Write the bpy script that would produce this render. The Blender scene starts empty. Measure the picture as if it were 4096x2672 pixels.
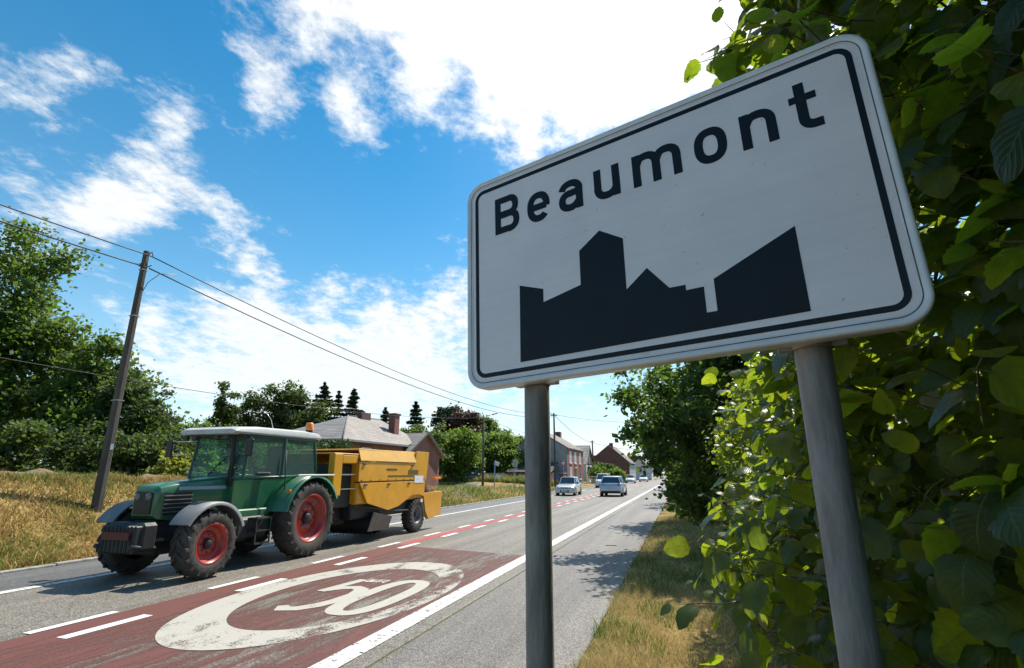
import bpy, math, random
import numpy as np
from mathutils import Vector, Matrix, Euler
random.seed(7); rng = np.random.default_rng(7)
R = math.radians
sc = bpy.context.scene
col = sc.collection
PI = math.pi

# ------------------------------------------------------------------ camera
CAM = Vector((0, 0, 1.8))
cd = bpy.data.cameras.new('camera'); cam = bpy.data.objects.new('camera', cd); col.objects.link(cam)
cam.location = CAM; cam.rotation_euler = (R(105.0), 0, R(17.5))
cd.sensor_width = 36; cd.lens = 18.257; cd.clip_start = 0.05; cd.clip_end = 6000
sc.camera = cam

# ------------------------------------------------------------------ light
SUN_AZ, SUN_EL = 20.0, 54.0          # azimuth measured from +Y (along the road) towards +X
sd = bpy.data.lights.new('sun', 'SUN'); sun = bpy.data.objects.new('sun', sd); col.objects.link(sun)
sd.energy = 4.6; sd.angle = R(0.53); sd.color = (1.0, 0.945, 0.84)
sdir = Vector((math.sin(R(SUN_AZ))*math.cos(R(SUN_EL)), math.cos(R(SUN_AZ))*math.cos(R(SUN_EL)), math.sin(R(SUN_EL))))
sun.rotation_euler = sdir.to_track_quat('Z', 'Y').to_euler()
sun.location = (0, 0, 40)
sc.view_settings.view_transform = 'Standard'; sc.view_settings.look = 'None'
sc.view_settings.exposure = 0.72; sc.view_settings.gamma = 1.0
sc.view_settings.use_curve_mapping = False

# ------------------------------------------------------------------ sky with clouds
world = bpy.data.worlds.new('World'); sc.world = world; world.use_nodes = True
def build_world():
    nt = world.node_tree; N = nt.nodes; L = nt.links
    for n in list(N): N.remove(n)
    def nd(t, **k):
        n = N.new(t)
        for a, b in k.items(): setattr(n, a, b)
        return n
    def math_(op, a, b=None, c=None, clamp=False):
        n = nd('ShaderNodeMath', operation=op); n.use_clamp = clamp
        for i, v in enumerate((a, b, c)):
            if v is None: continue
            if isinstance(v, (int, float)): n.inputs[i].default_value = v
            else: L.new(v, n.inputs[i])
        return n.outputs[0]
    def vmath(op, a, b=None):
        n = nd('ShaderNodeVectorMath', operation=op)
        for i, v in enumerate((a, b)):
            if v is None: continue
            if isinstance(v, (tuple, list)): n.inputs[i].default_value = v
            else: L.new(v, n.inputs[i])
        return n
    sky = nd('ShaderNodeTexSky'); sky.sky_type = 'NISHITA'; sky.sun_disc = False
    sky.sun_elevation = R(SUN_EL); sky.sun_rotation = R(SUN_AZ)
    sky.air_density = 1.0; sky.dust_density = 0.6; sky.ozone_density = 1.6
    hs = nd('ShaderNodeHueSaturation'); hs.inputs['Saturation'].default_value = 1.65; hs.inputs['Hue'].default_value = 0.484
    hs.inputs['Value'].default_value = 1.0
    L.new(sky.outputs[0], hs.inputs['Color'])
    sk = vmath('SCALE', hs.outputs[0]); sk.inputs['Scale'].default_value = SKYK
    tc = nd('ShaderNodeTexCoord')
    d = vmath('NORMALIZE', tc.outputs['Generated']).outputs[0]
    sep = nd('ShaderNodeSeparateXYZ'); L.new(d, sep.inputs[0])
    zz = math_('MAXIMUM', sep.outputs[2], 0.0)
    inv = math_('DIVIDE', 1.0, math_('ADD', zz, 0.22))
    q = nd('ShaderNodeCombineXYZ')
    L.new(math_('MULTIPLY', sep.outputs[0], inv), q.inputs[0]); L.new(math_('MULTIPLY', sep.outputs[1], inv), q.inputs[1]); L.new(zz, q.inputs[2])
    mp = nd('ShaderNodeMapping'); L.new(q.outputs[0], mp.inputs[0]); mp.inputs['Rotation'].default_value = (0, 0, R(-20)); mp.inputs['Scale'].default_value = (1.15, 0.95, 1)
    nz = nd('ShaderNodeTexNoise'); L.new(mp.outputs[0], nz.inputs['Vector']); nz.inputs['Scale'].default_value = 6.0
    nz.inputs['Detail'].default_value = 9; nz.inputs['Roughness'].default_value = 0.66; nz.inputs['Distortion'].default_value = 0.15
    nz2 = nd('ShaderNodeTexNoise'); L.new(mp.outputs[0], nz2.inputs['Vector']); nz2.inputs['Scale'].default_value = 20
    nz2.inputs['Detail'].default_value = 6; nz2.inputs['Roughness'].default_value = 0.65; nz2.inputs['Distortion'].default_value = 0.25
    acc = math_('ADD', math_('MULTIPLY', math_('SUBTRACT', nz.outputs[0], 0.5), 3.2), math_('MULTIPLY', math_('SUBTRACT', nz2.outputs[0], 0.5), 1.45))
    acc = math_('ADD', acc, -0.32)
    for (v, k, s) in BLOBS:
        dt = vmath('DOT_PRODUCT', d, tuple(v)).outputs['Value']
        e = math_('EXPONENT', math_('MULTIPLY', math_('SUBTRACT', dt, 1.0), k))
        acc = math_('ADD', acc, math_('MULTIPLY', e, s*0.70))
    mr = nd('ShaderNodeMapRange'); mr.interpolation_type = 'SMOOTHSTEP'; L.new(acc, mr.inputs[0])
    mr.inputs[1].default_value = -0.25; mr.inputs[2].default_value = 0.95
    mask = mr.outputs[0]
    # soft veil of brightness around the sun, as thin high cloud gives
    dts = vmath('DOT_PRODUCT', d, tuple(sdir)).outputs['Value']
    halo = math_('EXPONENT', math_('MULTIPLY', math_('SUBTRACT', dts, 1.0), 9.0))
    cb = math_('ADD', math_('MULTIPLY', halo, 0.35), CLOUDK)
    sh = math_('ADD', 0.74, math_('MULTIPLY', nz2.outputs[0], 0.50))
    cb = math_('MULTIPLY', cb, sh)
    cc = vmath('SCALE', (0.97, 0.985, 1.0)); L.new(cb, cc.inputs['Scale'])
    mx = nd('ShaderNodeMix', data_type='RGBA'); L.new(mask, mx.inputs[0]); L.new(sk.outputs[0], mx.inputs[6]); L.new(cc.outputs[0], mx.inputs[7])
    hz = nd('ShaderNodeMix', data_type='RGBA')
    hf = math_('MULTIPLY', math_('EXPONENT', math_('MULTIPLY', sep.outputs[2], -4.4)), 0.80, clamp=True)
    L.new(hf, hz.inputs[0]); L.new(mx.outputs[2], hz.inputs[6]); hz.inputs[7].default_value = (0.56, 0.67, 0.72, 1)
    bg = nd('ShaderNodeBackground'); L.new(hz.outputs[2], bg.inputs['Color']); bg.inputs['Strength'].default_value = 1.0
    out = nd('ShaderNodeOutputWorld'); L.new(bg.outputs[0], out.inputs[0])
SKYK = 0.098       # Nishita strength
CLOUDK = 0.62
BLOBS = [
    ((-0.7498, 0.3827, 0.5398), 1109.0, 0.90),
    ((-0.7628, 0.3599, 0.5372), 2107.0, 0.50),
    ((-0.7334, 0.4040, 0.5466), 2672.7, 0.40),
    ((-0.7419, 0.4427, 0.5036), 3001.7, -0.70),
    ((-0.6983, 0.4883, 0.5234), 962.0, 1.25),
    ((-0.7939, 0.3638, 0.4872), 1349.8, 0.70),
    ((-0.7931, 0.3999, 0.4594), 2282.3, 0.35),
    ((-0.8265, 0.4025, 0.3935), 1249.5, 0.70),
    ((-0.8045, 0.4569, 0.3795), 1083.9, 0.80),
    ((-0.8191, 0.3748, 0.4342), 3697.2, -0.50),
    ((-0.8075, 0.4244, 0.4098), 4104.7, -0.30),
    ((-0.7670, 0.4441, 0.4632), 2447.3, -0.50),
    ((-0.7533, 0.4812, 0.4483), 994.5, 1.00),
    ((-0.7695, 0.5044, 0.3917), 664.9, 1.10),
    ((-0.7301, 0.5379, 0.4215), 1370.3, 0.90),
    ((-0.8453, 0.4292, 0.3183), 835.2, 0.60),
    ((-0.7971, 0.4861, 0.3583), 1586.0, 0.80),
    ((-0.5783, 0.5295, 0.6206), 1371.5, 0.90),
    ((-0.5825, 0.5690, 0.5805), 1259.5, 1.00),
    ((-0.5862, 0.5988, 0.5456), 2109.5, 0.70),
    ((-0.5967, 0.5352, 0.5979), 1945.7, 0.70),
    ((-0.4982, 0.6190, 0.6071), 1374.8, 0.80),
    ((-0.4798, 0.6579, 0.5805), 1282.7, 1.00),
    ((-0.5935, 0.4627, 0.6585), 1601.8, 0.60),
    ((-0.5775, 0.4879, 0.6546), 1510.8, 0.50),
    ((-0.6871, 0.6218, 0.3758), 1163.6, 0.60),
    ((-0.6589, 0.6618, 0.3575), 1084.3, 0.90),
    ((-0.6927, 0.5894, 0.4157), 2183.8, 0.60),
    ((-0.7217, 0.5765, 0.3831), 2866.4, -0.50),
    ((-0.6293, 0.6607, 0.4093), 2413.4, 0.40),
    ((-0.5778, 0.7444, 0.3348), 2137.6, 0.80),
    ((-0.7335, 0.6247, 0.2677), 1736.3, 1.20),
    ((-0.6950, 0.6667, 0.2693), 1597.7, 1.30),
    ((-0.6679, 0.6986, 0.2568), 2367.6, 1.10),
    ((-0.7807, 0.5772, 0.2396), 2406.9, 1.30),
    ((-0.8104, 0.5294, 0.2509), 8660.7, 1.00),
    ((-0.7166, 0.6211, 0.3174), 2675.4, 0.50),
    ((-0.3694, 0.8218, 0.4337), 1239.3, 0.80),
    ((-0.3704, 0.8609, 0.3489), 3315.1, 0.60),
    ((-0.3956, 0.7289, 0.5587), 8772.2, 0.80),
    ((-0.3467, 0.7615, 0.5476), 8462.6, 0.80),
    ((-0.2645, 0.6292, 0.7308), 78.2, 1.60),
    ((-0.0342, 0.7182, 0.6950), 83.7, 1.50),
    ((-0.4067, 0.5502, 0.7293), 221.3, 1.10),
    ((-0.4966, 0.5394, 0.6800), 1005.3, 0.90),
    ((-0.2424, 0.7434, 0.6234), 571.0, 0.90),
    ((-0.3355, 0.7324, 0.5925), 1425.3, 0.60),
    ((-0.3807, 0.6851, 0.6210), 1056.9, 0.60),
    ((-0.1330, 0.7733, 0.6199), 457.8, 0.80),
    ((-0.2169, 0.7914, 0.5716), 1369.1, 0.40),
    ((0.1283, 0.7288, 0.6726), 104.7, 0.90),
    ((0.0142, 0.4965, 0.8679), 16.3, 1.20),
    ((-0.6631, 0.7262, 0.1817), 166.2, 1.30),
    ((-0.5600, 0.8024, 0.2063), 145.9, 1.30),
    ((-0.7491, 0.6401, 0.1703), 546.6, 1.00),
    ((-0.7956, 0.5800, 0.1751), 1396.7, 0.90),
    ((-0.4653, 0.8532, 0.2357), 180.7, 0.80),
    ((-0.3549, 0.8790, 0.3185), 460.9, 0.80),
    ((-0.4763, 0.8653, 0.1561), 95.8, 0.90),
    ((-0.2910, 0.9503, 0.1107), 44.4, 0.60),
    ((-0.7031, 0.7009, 0.1198), 158.3, 0.50),
    ((-0.4004, 0.7703, 0.4964), 146.2, -0.80),
    ((-0.4922, 0.7509, 0.4403), 170.5, -0.60),
    ((-0.7028, 0.3705, 0.6073), 324.1, -0.80),
    ((-0.7553, 0.3240, 0.5697), 840.5, -0.50),
    ((-0.6428, 0.4394, 0.6274), 948.9, -0.60),
    ((-0.7410, 0.5887, 0.3231), 564.0, -0.70),
    ((-0.8311, 0.4935, 0.2562), 1638.7, -0.50),
    ((-0.7630, 0.4176, 0.4934), 1808.2, -0.50),
    ((-0.6669, 0.5439, 0.5093), 1328.0, -0.40),
    ((-0.6490, 0.4993, 0.5740), 1072.5, -0.50),
    ((-0.6881, 0.4016, 0.6044), 1045.9, -0.50),
    ((-0.6196, 0.7014, 0.3523), 1013.0, -0.50),
    ((-0.5838, 0.6753, 0.4506), 374.1, -0.60),
    ((-0.7774, 0.5969, 0.1985), 2983.5, -0.40),
    ((-0.5671, 0.7767, 0.2740), 921.9, -0.50),
    ((-0.5124, 0.5773, 0.6357), 5013.3, -0.50),
    ((-0.6563, 0.5929, 0.4666), 1206.7, -0.40),
    ((-0.8345, 0.5125, 0.2025), 907.7, -0.40),
    ((-0.5669, 0.6443, 0.5133), 1092.5, -0.60),
    ((-0.5444, 0.6184, 0.5668), 8532.2, -0.60),
]
build_world()

# ------------------------------------------------------------------ materials
def mat(name, base, rough=0.6, metal=0.0, spec=0.5, var=0.0, scale=5.0, bump=0.0, bscale=40.0, var2=None, obj_rand=0.0, coat=0.0, stretch=None, coords='Object', detail=6):
    m = bpy.data.materials.new(name); m.use_nodes = True
    nt = m.node_tree; N, L = nt.nodes, nt.links
    b = N['Principled BSDF']; b.inputs['Roughness'].default_value = rough; b.inputs['Metallic'].default_value = metal
    b.inputs['Specular IOR Level'].default_value = spec
    if coat: b.inputs['Coat Weight'].default_value = coat; b.inputs['Coat Roughness'].default_value = 0.08
    b.inputs['Base Color'].default_value = (*base, 1)
    tc = N.new('ShaderNodeTexCoord'); src = tc.outputs[coords]
    if stretch:
        mp = N.new('ShaderNodeMapping'); mp.inputs['Scale'].default_value = stretch; L.new(src, mp.inputs[0]); src = mp.outputs[0]
    if var > 0:
        n = N.new('ShaderNodeTexNoise'); n.inputs['Scale'].default_value = scale; n.inputs['Detail'].default_value = detail; n.inputs['Roughness'].default_value = 0.62
        L.new(src, n.inputs['Vector'])
        r = N.new('ShaderNodeValToRGB'); L.new(n.outputs[0], r.inputs[0])
        c2 = var2 if var2 else tuple(c*(1-var) for c in base)
        r.color_ramp.elements[0].position = 0.34; r.color_ramp.elements[0].color = (*c2, 1)
        r.color_ramp.elements[1].position = 0.66; r.color_ramp.elements[1].color = (*base, 1)
        L.new(r.outputs[0], b.inputs['Base Color'])
        rr = N.new('ShaderNodeMapRange'); rr.inputs[3].default_value = min(1, rough*1.25); rr.inputs[4].default_value = rough*0.85; L.new(n.outputs[0], rr.inputs[0]); L.new(rr.outputs[0], b.inputs['Roughness'])
    if bump > 0:
        n2 = N.new('ShaderNodeTexNoise'); n2.inputs['Scale'].default_value = bscale; n2.inputs['Detail'].default_value = 5; L.new(src, n2.inputs['Vector'])
        bp = N.new('ShaderNodeBump'); bp.inputs['Strength'].default_value = bump; bp.inputs['Distance'].default_value = 0.02
        L.new(n2.outputs[0], bp.inputs['Height']); L.new(bp.outputs[0], b.inputs['Normal'])
    return m

def dusty(m, col_=(.20, .16, .11), amt=.35, scale=2.5):
    N, L = m.node_tree.nodes, m.node_tree.links; b = N['Principled BSDF']; src = b.inputs['Base Color'].links[0].from_socket if b.inputs['Base Color'].links else None
    tc = N.new('ShaderNodeTexCoord'); n = N.new('ShaderNodeTexNoise'); n.inputs['Scale'].default_value = scale; n.inputs['Detail'].default_value = 10; n.inputs['Roughness'].default_value = .7; L.new(tc.outputs['Object'], n.inputs['Vector'])
    r = N.new('ShaderNodeMapRange'); L.new(n.outputs[0], r.inputs[0]); r.inputs[1].default_value = .42; r.inputs[2].default_value = .72; r.inputs[4].default_value = amt
    mx = N.new('ShaderNodeMix'); mx.data_type = 'RGBA'; L.new(r.outputs[0], mx.inputs[0]); mx.inputs[7].default_value = (*col_, 1)
    if src: L.new(src, mx.inputs[6])
    else: mx.inputs[6].default_value = b.inputs['Base Color'].default_value
    L.new(mx.outputs[2], b.inputs['Base Color']); return m
def foliage_mat(name, dark, light, trans, tmix=0.5, rough=0.5, veins=False):
    m = bpy.data.materials.new(name); m.use_nodes = True
    nt = m.node_tree; N, L = nt.nodes, nt.links
    b = N['Principled BSDF']; out = N['Material Output']
    at = N.new('ShaderNodeAttribute'); at.attribute_name = 'rnd'
    r = N.new('ShaderNodeMix'); r.data_type = 'RGBA'; L.new(at.outputs['Fac'], r.inputs[0]); r.inputs[6].default_value = (*dark, 1); r.inputs[7].default_value = (*light, 1)
    colr = r.outputs[2]; tr_in = None
    tb = N.new('ShaderNodeBsdfTranslucent')
    tcm = N.new('ShaderNodeMix'); tcm.data_type = 'RGBA'; L.new(at.outputs['Fac'], tcm.inputs[0])
    tcm.inputs[6].default_value = (trans[0]*0.72, trans[1]*0.80, trans[2], 1); tcm.inputs[7].default_value = (trans[0]*1.15, trans[1]*1.08, trans[2], 1)
    tcol = tcm.outputs[2]
    if veins:
        uv = N.new('ShaderNodeUVMap'); sx = N.new('ShaderNodeSeparateXYZ'); L.new(uv.outputs[0], sx.inputs[0])
        def M(op, a, b_=None, clamp=False):
            n = N.new('ShaderNodeMath'); n.operation = op; n.use_clamp = clamp
            for i, v in enumerate((a, b_)):
                if v is None: continue
                if isinstance(v, (int, float)): n.inputs[i].default_value = v
                else: L.new(v, n.inputs[i])
            return n.outputs[0]
        av = M('ABSOLUTE', M('SUBTRACT', sx.outputs[1], 0.5))
        ph = M('SUBTRACT', M('MULTIPLY', sx.outputs[0], 8.0), M('MULTIPLY', av, 6.0))
        fr = M('ABSOLUTE', M('SUBTRACT', M('FRACT', ph), 0.5))
        lat = M('LESS_THAN', fr, 0.06); mid = M('LESS_THAN', av, 0.018)
        v = M('MAXIMUM', lat, mid)
        vm = N.new('ShaderNodeMix'); vm.data_type = 'RGBA'; L.new(M('MULTIPLY', v, 0.5), vm.inputs[0]); L.new(colr, vm.inputs[6]); vm.inputs[7].default_value = (0.17, 0.24, 0.09, 1)
        colr = vm.outputs[2]
        vt = N.new('ShaderNodeMix'); vt.data_type = 'RGBA'; L.new(M('MULTIPLY', v, 0.55), vt.inputs[0]); L.new(tcol, vt.inputs[6]); vt.inputs[7].default_value = (0.10, 0.19, 0.02, 1)
        tcol = vt.outputs[2]
        tcx = N.new('ShaderNodeTexCoord'); nz = N.new('ShaderNodeTexNoise'); nz.inputs['Scale'].default_value = 26; nz.inputs['Detail'].default_value = 4; L.new(tcx.outputs['UV'], nz.inputs['Vector']); 
        L.new(tcx.outputs['UV'], nz.inputs['Vector']); nz.inputs['Scale'].default_value = 5
        bl = N.new('ShaderNodeMix'); bl.data_type = 'RGBA'; bl.blend_type = 'MULTIPLY'; bl.inputs[0].default_value = 0.5; L.new(tcol, bl.inputs[6])
        cr = N.new('ShaderNodeValToRGB'); L.new(nz.outputs[0], cr.inputs[0]); cr.color_ramp.elements[0].position = .35; cr.color_ramp.elements[0].color = (.55, .6, .5, 1); cr.color_ramp.elements[1].position = .6
        L.new(cr.outputs[0], bl.inputs[7]); tcol = bl.outputs[2]
        h = M('ADD', M('MULTIPLY', M('SMOOTH_MIN', fr, 0.18), 1.0), M('MULTIPLY', nz.outputs[0], 0.2))
        bp = N.new('ShaderNodeBump'); bp.inputs['Strength'].default_value = 0.7; bp.inputs['Distance'].default_value = 0.004; L.new(h, bp.inputs['Height'])
        L.new(bp.outputs[0], b.inputs['Normal'])
    L.new(colr, b.inputs['Base Color']); b.inputs['Roughness'].default_value = rough; b.inputs['Specular IOR Level'].default_value = 0.35
    L.new(tcol, tb.inputs['Color'])
    mx = N.new('ShaderNodeMixShader'); mx.inputs[0].default_value = tmix; L.new(b.outputs[0], mx.inputs[1]); L.new(tb.outputs[0], mx.inputs[2]); L.new(mx.outputs[0], out.inputs[0])
    return m

def glass_mat(name, tint, alpha, rough=0.03):
    m = bpy.data.materials.new(name); m.use_nodes = True
    nt = m.node_tree; N, L = nt.nodes, nt.links; out = N['Material Output']; b = N['Principled BSDF']
    b.inputs['Base Color'].default_value = (*[t*0.25 for t in tint], 1); b.inputs['Roughness'].default_value = rough; b.inputs['Specular IOR Level'].default_value = 0.8
    t = N.new('ShaderNodeBsdfTransparent'); t.inputs[0].default_value = (*tint, 1)
    mx = N.new('ShaderNodeMixShader'); mx.inputs[0].default_value = alpha; L.new(t.outputs[0], mx.inputs[1]); L.new(b.outputs[0], mx.inputs[2]); L.new(mx.outputs[0], out.inputs[0])
    return m

def brick_mat(name, c1, c2, mortar, scale=1.0, bw=0.22, bh=0.065, rough=0.85, bump=0.4, vec='wall'):
    m = bpy.data.materials.new(name); m.use_nodes = True
    nt = m.node_tree; N, L = nt.nodes, nt.links; b = N['Principled BSDF']
    tc = N.new('ShaderNodeTexCoord'); s = N.new('ShaderNodeSeparateXYZ'); L.new(tc.outputs['Object'], s.inputs[0])
    a = N.new('ShaderNodeMath'); a.operation = 'ADD'; L.new(s.outputs[0], a.inputs[0]); L.new(s.outputs[1], a.inputs[1])
    c = N.new('ShaderNodeCombineXYZ'); L.new(a.outputs[0] if vec == 'wall' else s.outputs[1], c.inputs[0]); L.new(s.outputs[2], c.inputs[1])
    k = N.new('ShaderNodeTexBrick'); L.new(c.outputs[0], k.inputs[0]); k.inputs['Scale'].default_value = scale
    k.inputs['Brick Width'].default_value = bw; k.inputs['Row Height'].default_value = bh; k.inputs['Mortar Size'].default_value = bh*0.13
    k.inputs['Color1'].default_value = (*c1, 1); k.inputs['Color2'].default_value = (*c2, 1); k.inputs['Mortar'].default_value = (*mortar, 1)
    n = N.new('ShaderNodeTexNoise'); n.inputs['Scale'].default_value = 0.9; n.inputs['Detail'].default_value = 8; L.new(tc.outputs['Object'], n.inputs['Vector'])
    cr = N.new('ShaderNodeValToRGB'); L.new(n.outputs[0], cr.inputs[0]); cr.color_ramp.elements[0].color = (.6, .6, .6, 1); cr.color_ramp.elements[0].position = .3; cr.color_ramp.elements[1].position = .7
    mx = N.new('ShaderNodeMix'); mx.data_type = 'RGBA'; mx.blend_type = 'MULTIPLY'; mx.inputs[0].default_value = 0.8; L.new(k.outputs[0], mx.inputs[6]); L.new(cr.outputs[0], mx.inputs[7])
    L.new(mx.outputs[2], b.inputs['Base Color']); b.inputs['Roughness'].default_value = rough
    bp = N.new('ShaderNodeBump'); bp.inputs['Strength'].default_value = bump; bp.inputs['Distance'].default_value = 0.02; bp.invert = True; L.new(k.outputs['Fac'], bp.inputs['Height']); L.new(bp.outputs[0], b.inputs['Normal'])
    return m

# ------------------------------------------------------------------ mesh helpers
class MB:
    def __init__(s): s.v = []; s.f = []; s.sm = []
    def add(s, vs, fs, smooth=False):
        o = len(s.v); s.v += [tuple(v) for v in vs]; s.f += [tuple(i+o for i in f) for f in fs]; s.sm += [smooth]*len(fs); return s
    def box(s, x0, x1, y0, y1, z0, z1, b=0.0):
        if b <= 0:
            v = [(x, y, z) for x in (x0, x1) for y in (y0, y1) for z in (z0, z1)]
            return s.add(v, [(0,1,3,2),(4,6,7,5),(0,4,5,1),(2,3,7,6),(0,2,6,4),(1,5,7,3)])
        b = min(b, (x1-x0)/2.01, (y1-y0)/2.01, (z1-z0)/2.01)
        cx, cy, cz = (x0+x1)/2, (y0+y1)/2, (z0+z1)/2; hx, hy, hz = (x1-x0)/2, (y1-y0)/2, (z1-z0)/2
        v = []; idx = {}
        for sx in (-1, 1):
            for sy in (-1, 1):
                for sz in (-1, 1):
                    idx[sx, sy, sz] = len(v)
                    v += [(cx+sx*hx, cy+sy*(hy-b), cz+sz*(hz-b)), (cx+sx*(hx-b), cy+sy*hy, cz+sz*(hz-b)), (cx+sx*(hx-b), cy+sy*(hy-b), cz+sz*hz)]
        f = []
        for ax in range(3):
            for sg in (-1, 1):
                o = [a for a in range(3) if a != ax]
                q = []
                for (a, c) in ((-1,-1),(1,-1),(1,1),(-1,1)):
                    k = [0,0,0]; k[ax] = sg; k[o[0]] = a; k[o[1]] = c; q.append(idx[tuple(k)]+ax)
                f.append(q)
        for ax in range(3):
            o = [a for a in range(3) if a != ax]
            for a in (-1, 1):
                for c in (-1, 1):
                    k1 = [0,0,0]; k2 = [0,0,0]; k1[ax] = -1; k2[ax] = 1
                    for k in (k1, k2): k[o[0]] = a; k[o[1]] = c
                    f.append((idx[tuple(k1)]+o[0], idx[tuple(k2)]+o[0], idx[tuple(k2)]+o[1], idx[tuple(k1)]+o[1]))
        for k, i in idx.items(): f.append((i, i+1, i+2))
        return s.add(v, f)
    def tube(s, pts, rad, n=8, caps=True, smooth=True):
        pts = [Vector(p) for p in pts]; m = len(pts)
        if isinstance(rad, (int, float)): rad = [rad]*m
        vs = []; fs = []
        prev = None
        for i, p in enumerate(pts):
            t = (pts[min(i+1, m-1)]-pts[max(i-1, 0)]).normalized()
            if prev is None: a = t.orthogonal().normalized()
            else:
                a = prev - t*prev.dot(t)
                a = a.normalized() if a.length > 1e-6 else t.orthogonal().normalized()
            prev = a; bb = t.cross(a)
            for k in range(n):
                an = 2*PI*k/n; vs.append(p+(a*math.cos(an)+bb*math.sin(an))*rad[i])
        for i in range(m-1):
            for k in range(n):
                k2 = (k+1) % n; fs.append((i*n+k, i*n+k2, (i+1)*n+k2, (i+1)*n+k))
        s.add(vs, fs, smooth)
        if caps:
            o = len(s.v)-len(vs)
            s.f.append(tuple(o+k for k in range(n))[::-1]); s.sm.append(False)
            s.f.append(tuple(o+(m-1)*n+k for k in range(n))); s.sm.append(False)
        return s
    def lathe(s, prof, center, axis='x', n=32, smooth=True, closed=False):
        cx, cy, cz = center; vs = []; m = len(prof)
        for k in range(n):
            a = 2*PI*k/n
            for (r, t) in prof:
                if axis == 'x': vs.append((cx+t, cy+r*math.cos(a), cz+r*math.sin(a)))
                elif axis == 'z': vs.append((cx+r*math.cos(a), cy+r*math.sin(a), cz+t))
                else: vs.append((cx+r*math.cos(a), cy+t, cz+r*math.sin(a)))
        fs = []
        for k in range(n):
            k2 = (k+1) % n
            for i in range(m if closed else m-1):
                j = (i+1) % m
                fs.append((k*m+i, k*m+j, k2*m+j, k2*m+i))
        return s.add(vs, fs, smooth)
    def prism(s, poly, axis, a, b):
        """extrude a 2D polygon (list of pairs) along axis between a and b. axis x: poly=(y,z); y: (x,z); z: (x,y)"""
        n = len(poly)
        def P(p, t): return (t, p[0], p[1]) if axis == 'x' else (p[0], t, p[1]) if axis == 'y' else (p[0], p[1], t)
        vs = [P(p, a) for p in poly]+[P(p, b) for p in poly]
        fs = [tuple(range(n))[::-1], tuple(range(n, 2*n))]+[(i, (i+1) % n, n+(i+1) % n, n+i) for i in range(n)]
        return s.add(vs, fs)
    def xf(s, M, start=0):
        for i in range(start, len(s.v)): s.v[i] = tuple(M @ Vector(s.v[i]))
        return s
    def build(s, name, m, parent=None, bevel=0.0, kind=None, loc=None):
        me = bpy.data.meshes.new(name); me.from_pydata(s.v, [], s.f); me.polygons.foreach_set('use_smooth', s.sm)
        if m: me.materials.append(m)
        bm_fix(me)
        o = bpy.data.objects.new(name, me); col.objects.link(o)
        if parent is not None: o.parent = parent
        if loc: o.location = loc
        if kind: o['kind'] = kind
        if bevel > 0:
            md = o.modifiers.new('bevel', 'BEVEL'); md.width = bevel; md.segments = 2; md.limit_method = 'ANGLE'; md.angle_limit = R(40)
        return o
import bmesh
def bm_fix(me):
    bm = bmesh.new(); bm.from_mesh(me); bmesh.ops.recalc_face_normals(bm, faces=bm.faces); bm.to_mesh(me); bm.free(); me.update()

def np_mesh(name, V, F, m, attr=None, uv=None, smooth=False):
    """V (n,3), F (m,k) same k for all"""
    me = bpy.data.meshes.new(name); V = np.ascontiguousarray(V, dtype=np.float32); F = np.ascontiguousarray(F, dtype=np.int32)
    k = F.shape[1]
    me.vertices.add(len(V)); me.vertices.foreach_set('co', V.ravel())
    me.loops.add(F.size); me.loops.foreach_set('vertex_index', F.ravel())
    me.polygons.add(len(F)); me.polygons.foreach_set('loop_start', np.arange(0, F.size, k, dtype=np.int32))
    me.polygons.foreach_set('use_smooth', np.full(len(F), smooth))
    if uv is not None:
        l = me.uv_layers.new(name='UVMap'); l.data.foreach_set('uv', np.ascontiguousarray(uv[F.ravel()], dtype=np.float32).ravel())
    if attr is not None:
        a = me.attributes.new('rnd', 'FLOAT', 'POINT'); a.data.foreach_set('value', np.ascontiguousarray(attr, dtype=np.float32))
    me.materials.append(m); me.update(); me.validate(); return me
def link(name, me, parent=None, kind=None, loc=None):
    o = bpy.data.objects.new(name, me); col.objects.link(o)
    if parent is not None: o.parent = parent
    if kind: o['kind'] = kind
    if loc is not None: o.location = loc
    return o
def thing(name, label, cat, loc=(0, 0, 0), rot=0.0, group=None):
    o = bpy.data.objects.new(name, None); col.objects.link(o); o.empty_display_size = 0.2
    o.location = loc; o.rotation_euler = (0, 0, rot); o['label'] = label; o['category'] = cat
    if group: o['group'] = group
    return o
def tag(o, label, cat, group=None):
    o['label'] = label; o['category'] = cat
    if group: o['group'] = group
    return o
def copy_tree(o, parent=None):
    c = o.copy(); col.objects.link(c); c.parent = parent
    for ch in [x for x in KIDS.get(o.name, [])]: copy_tree(ch, c)
    return c
KIDS = {}
def index_kids():
    KIDS.clear()
    for o in bpy.data.objects:
        if o.parent: KIDS.setdefault(o.parent.name, []).append(o)

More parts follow.
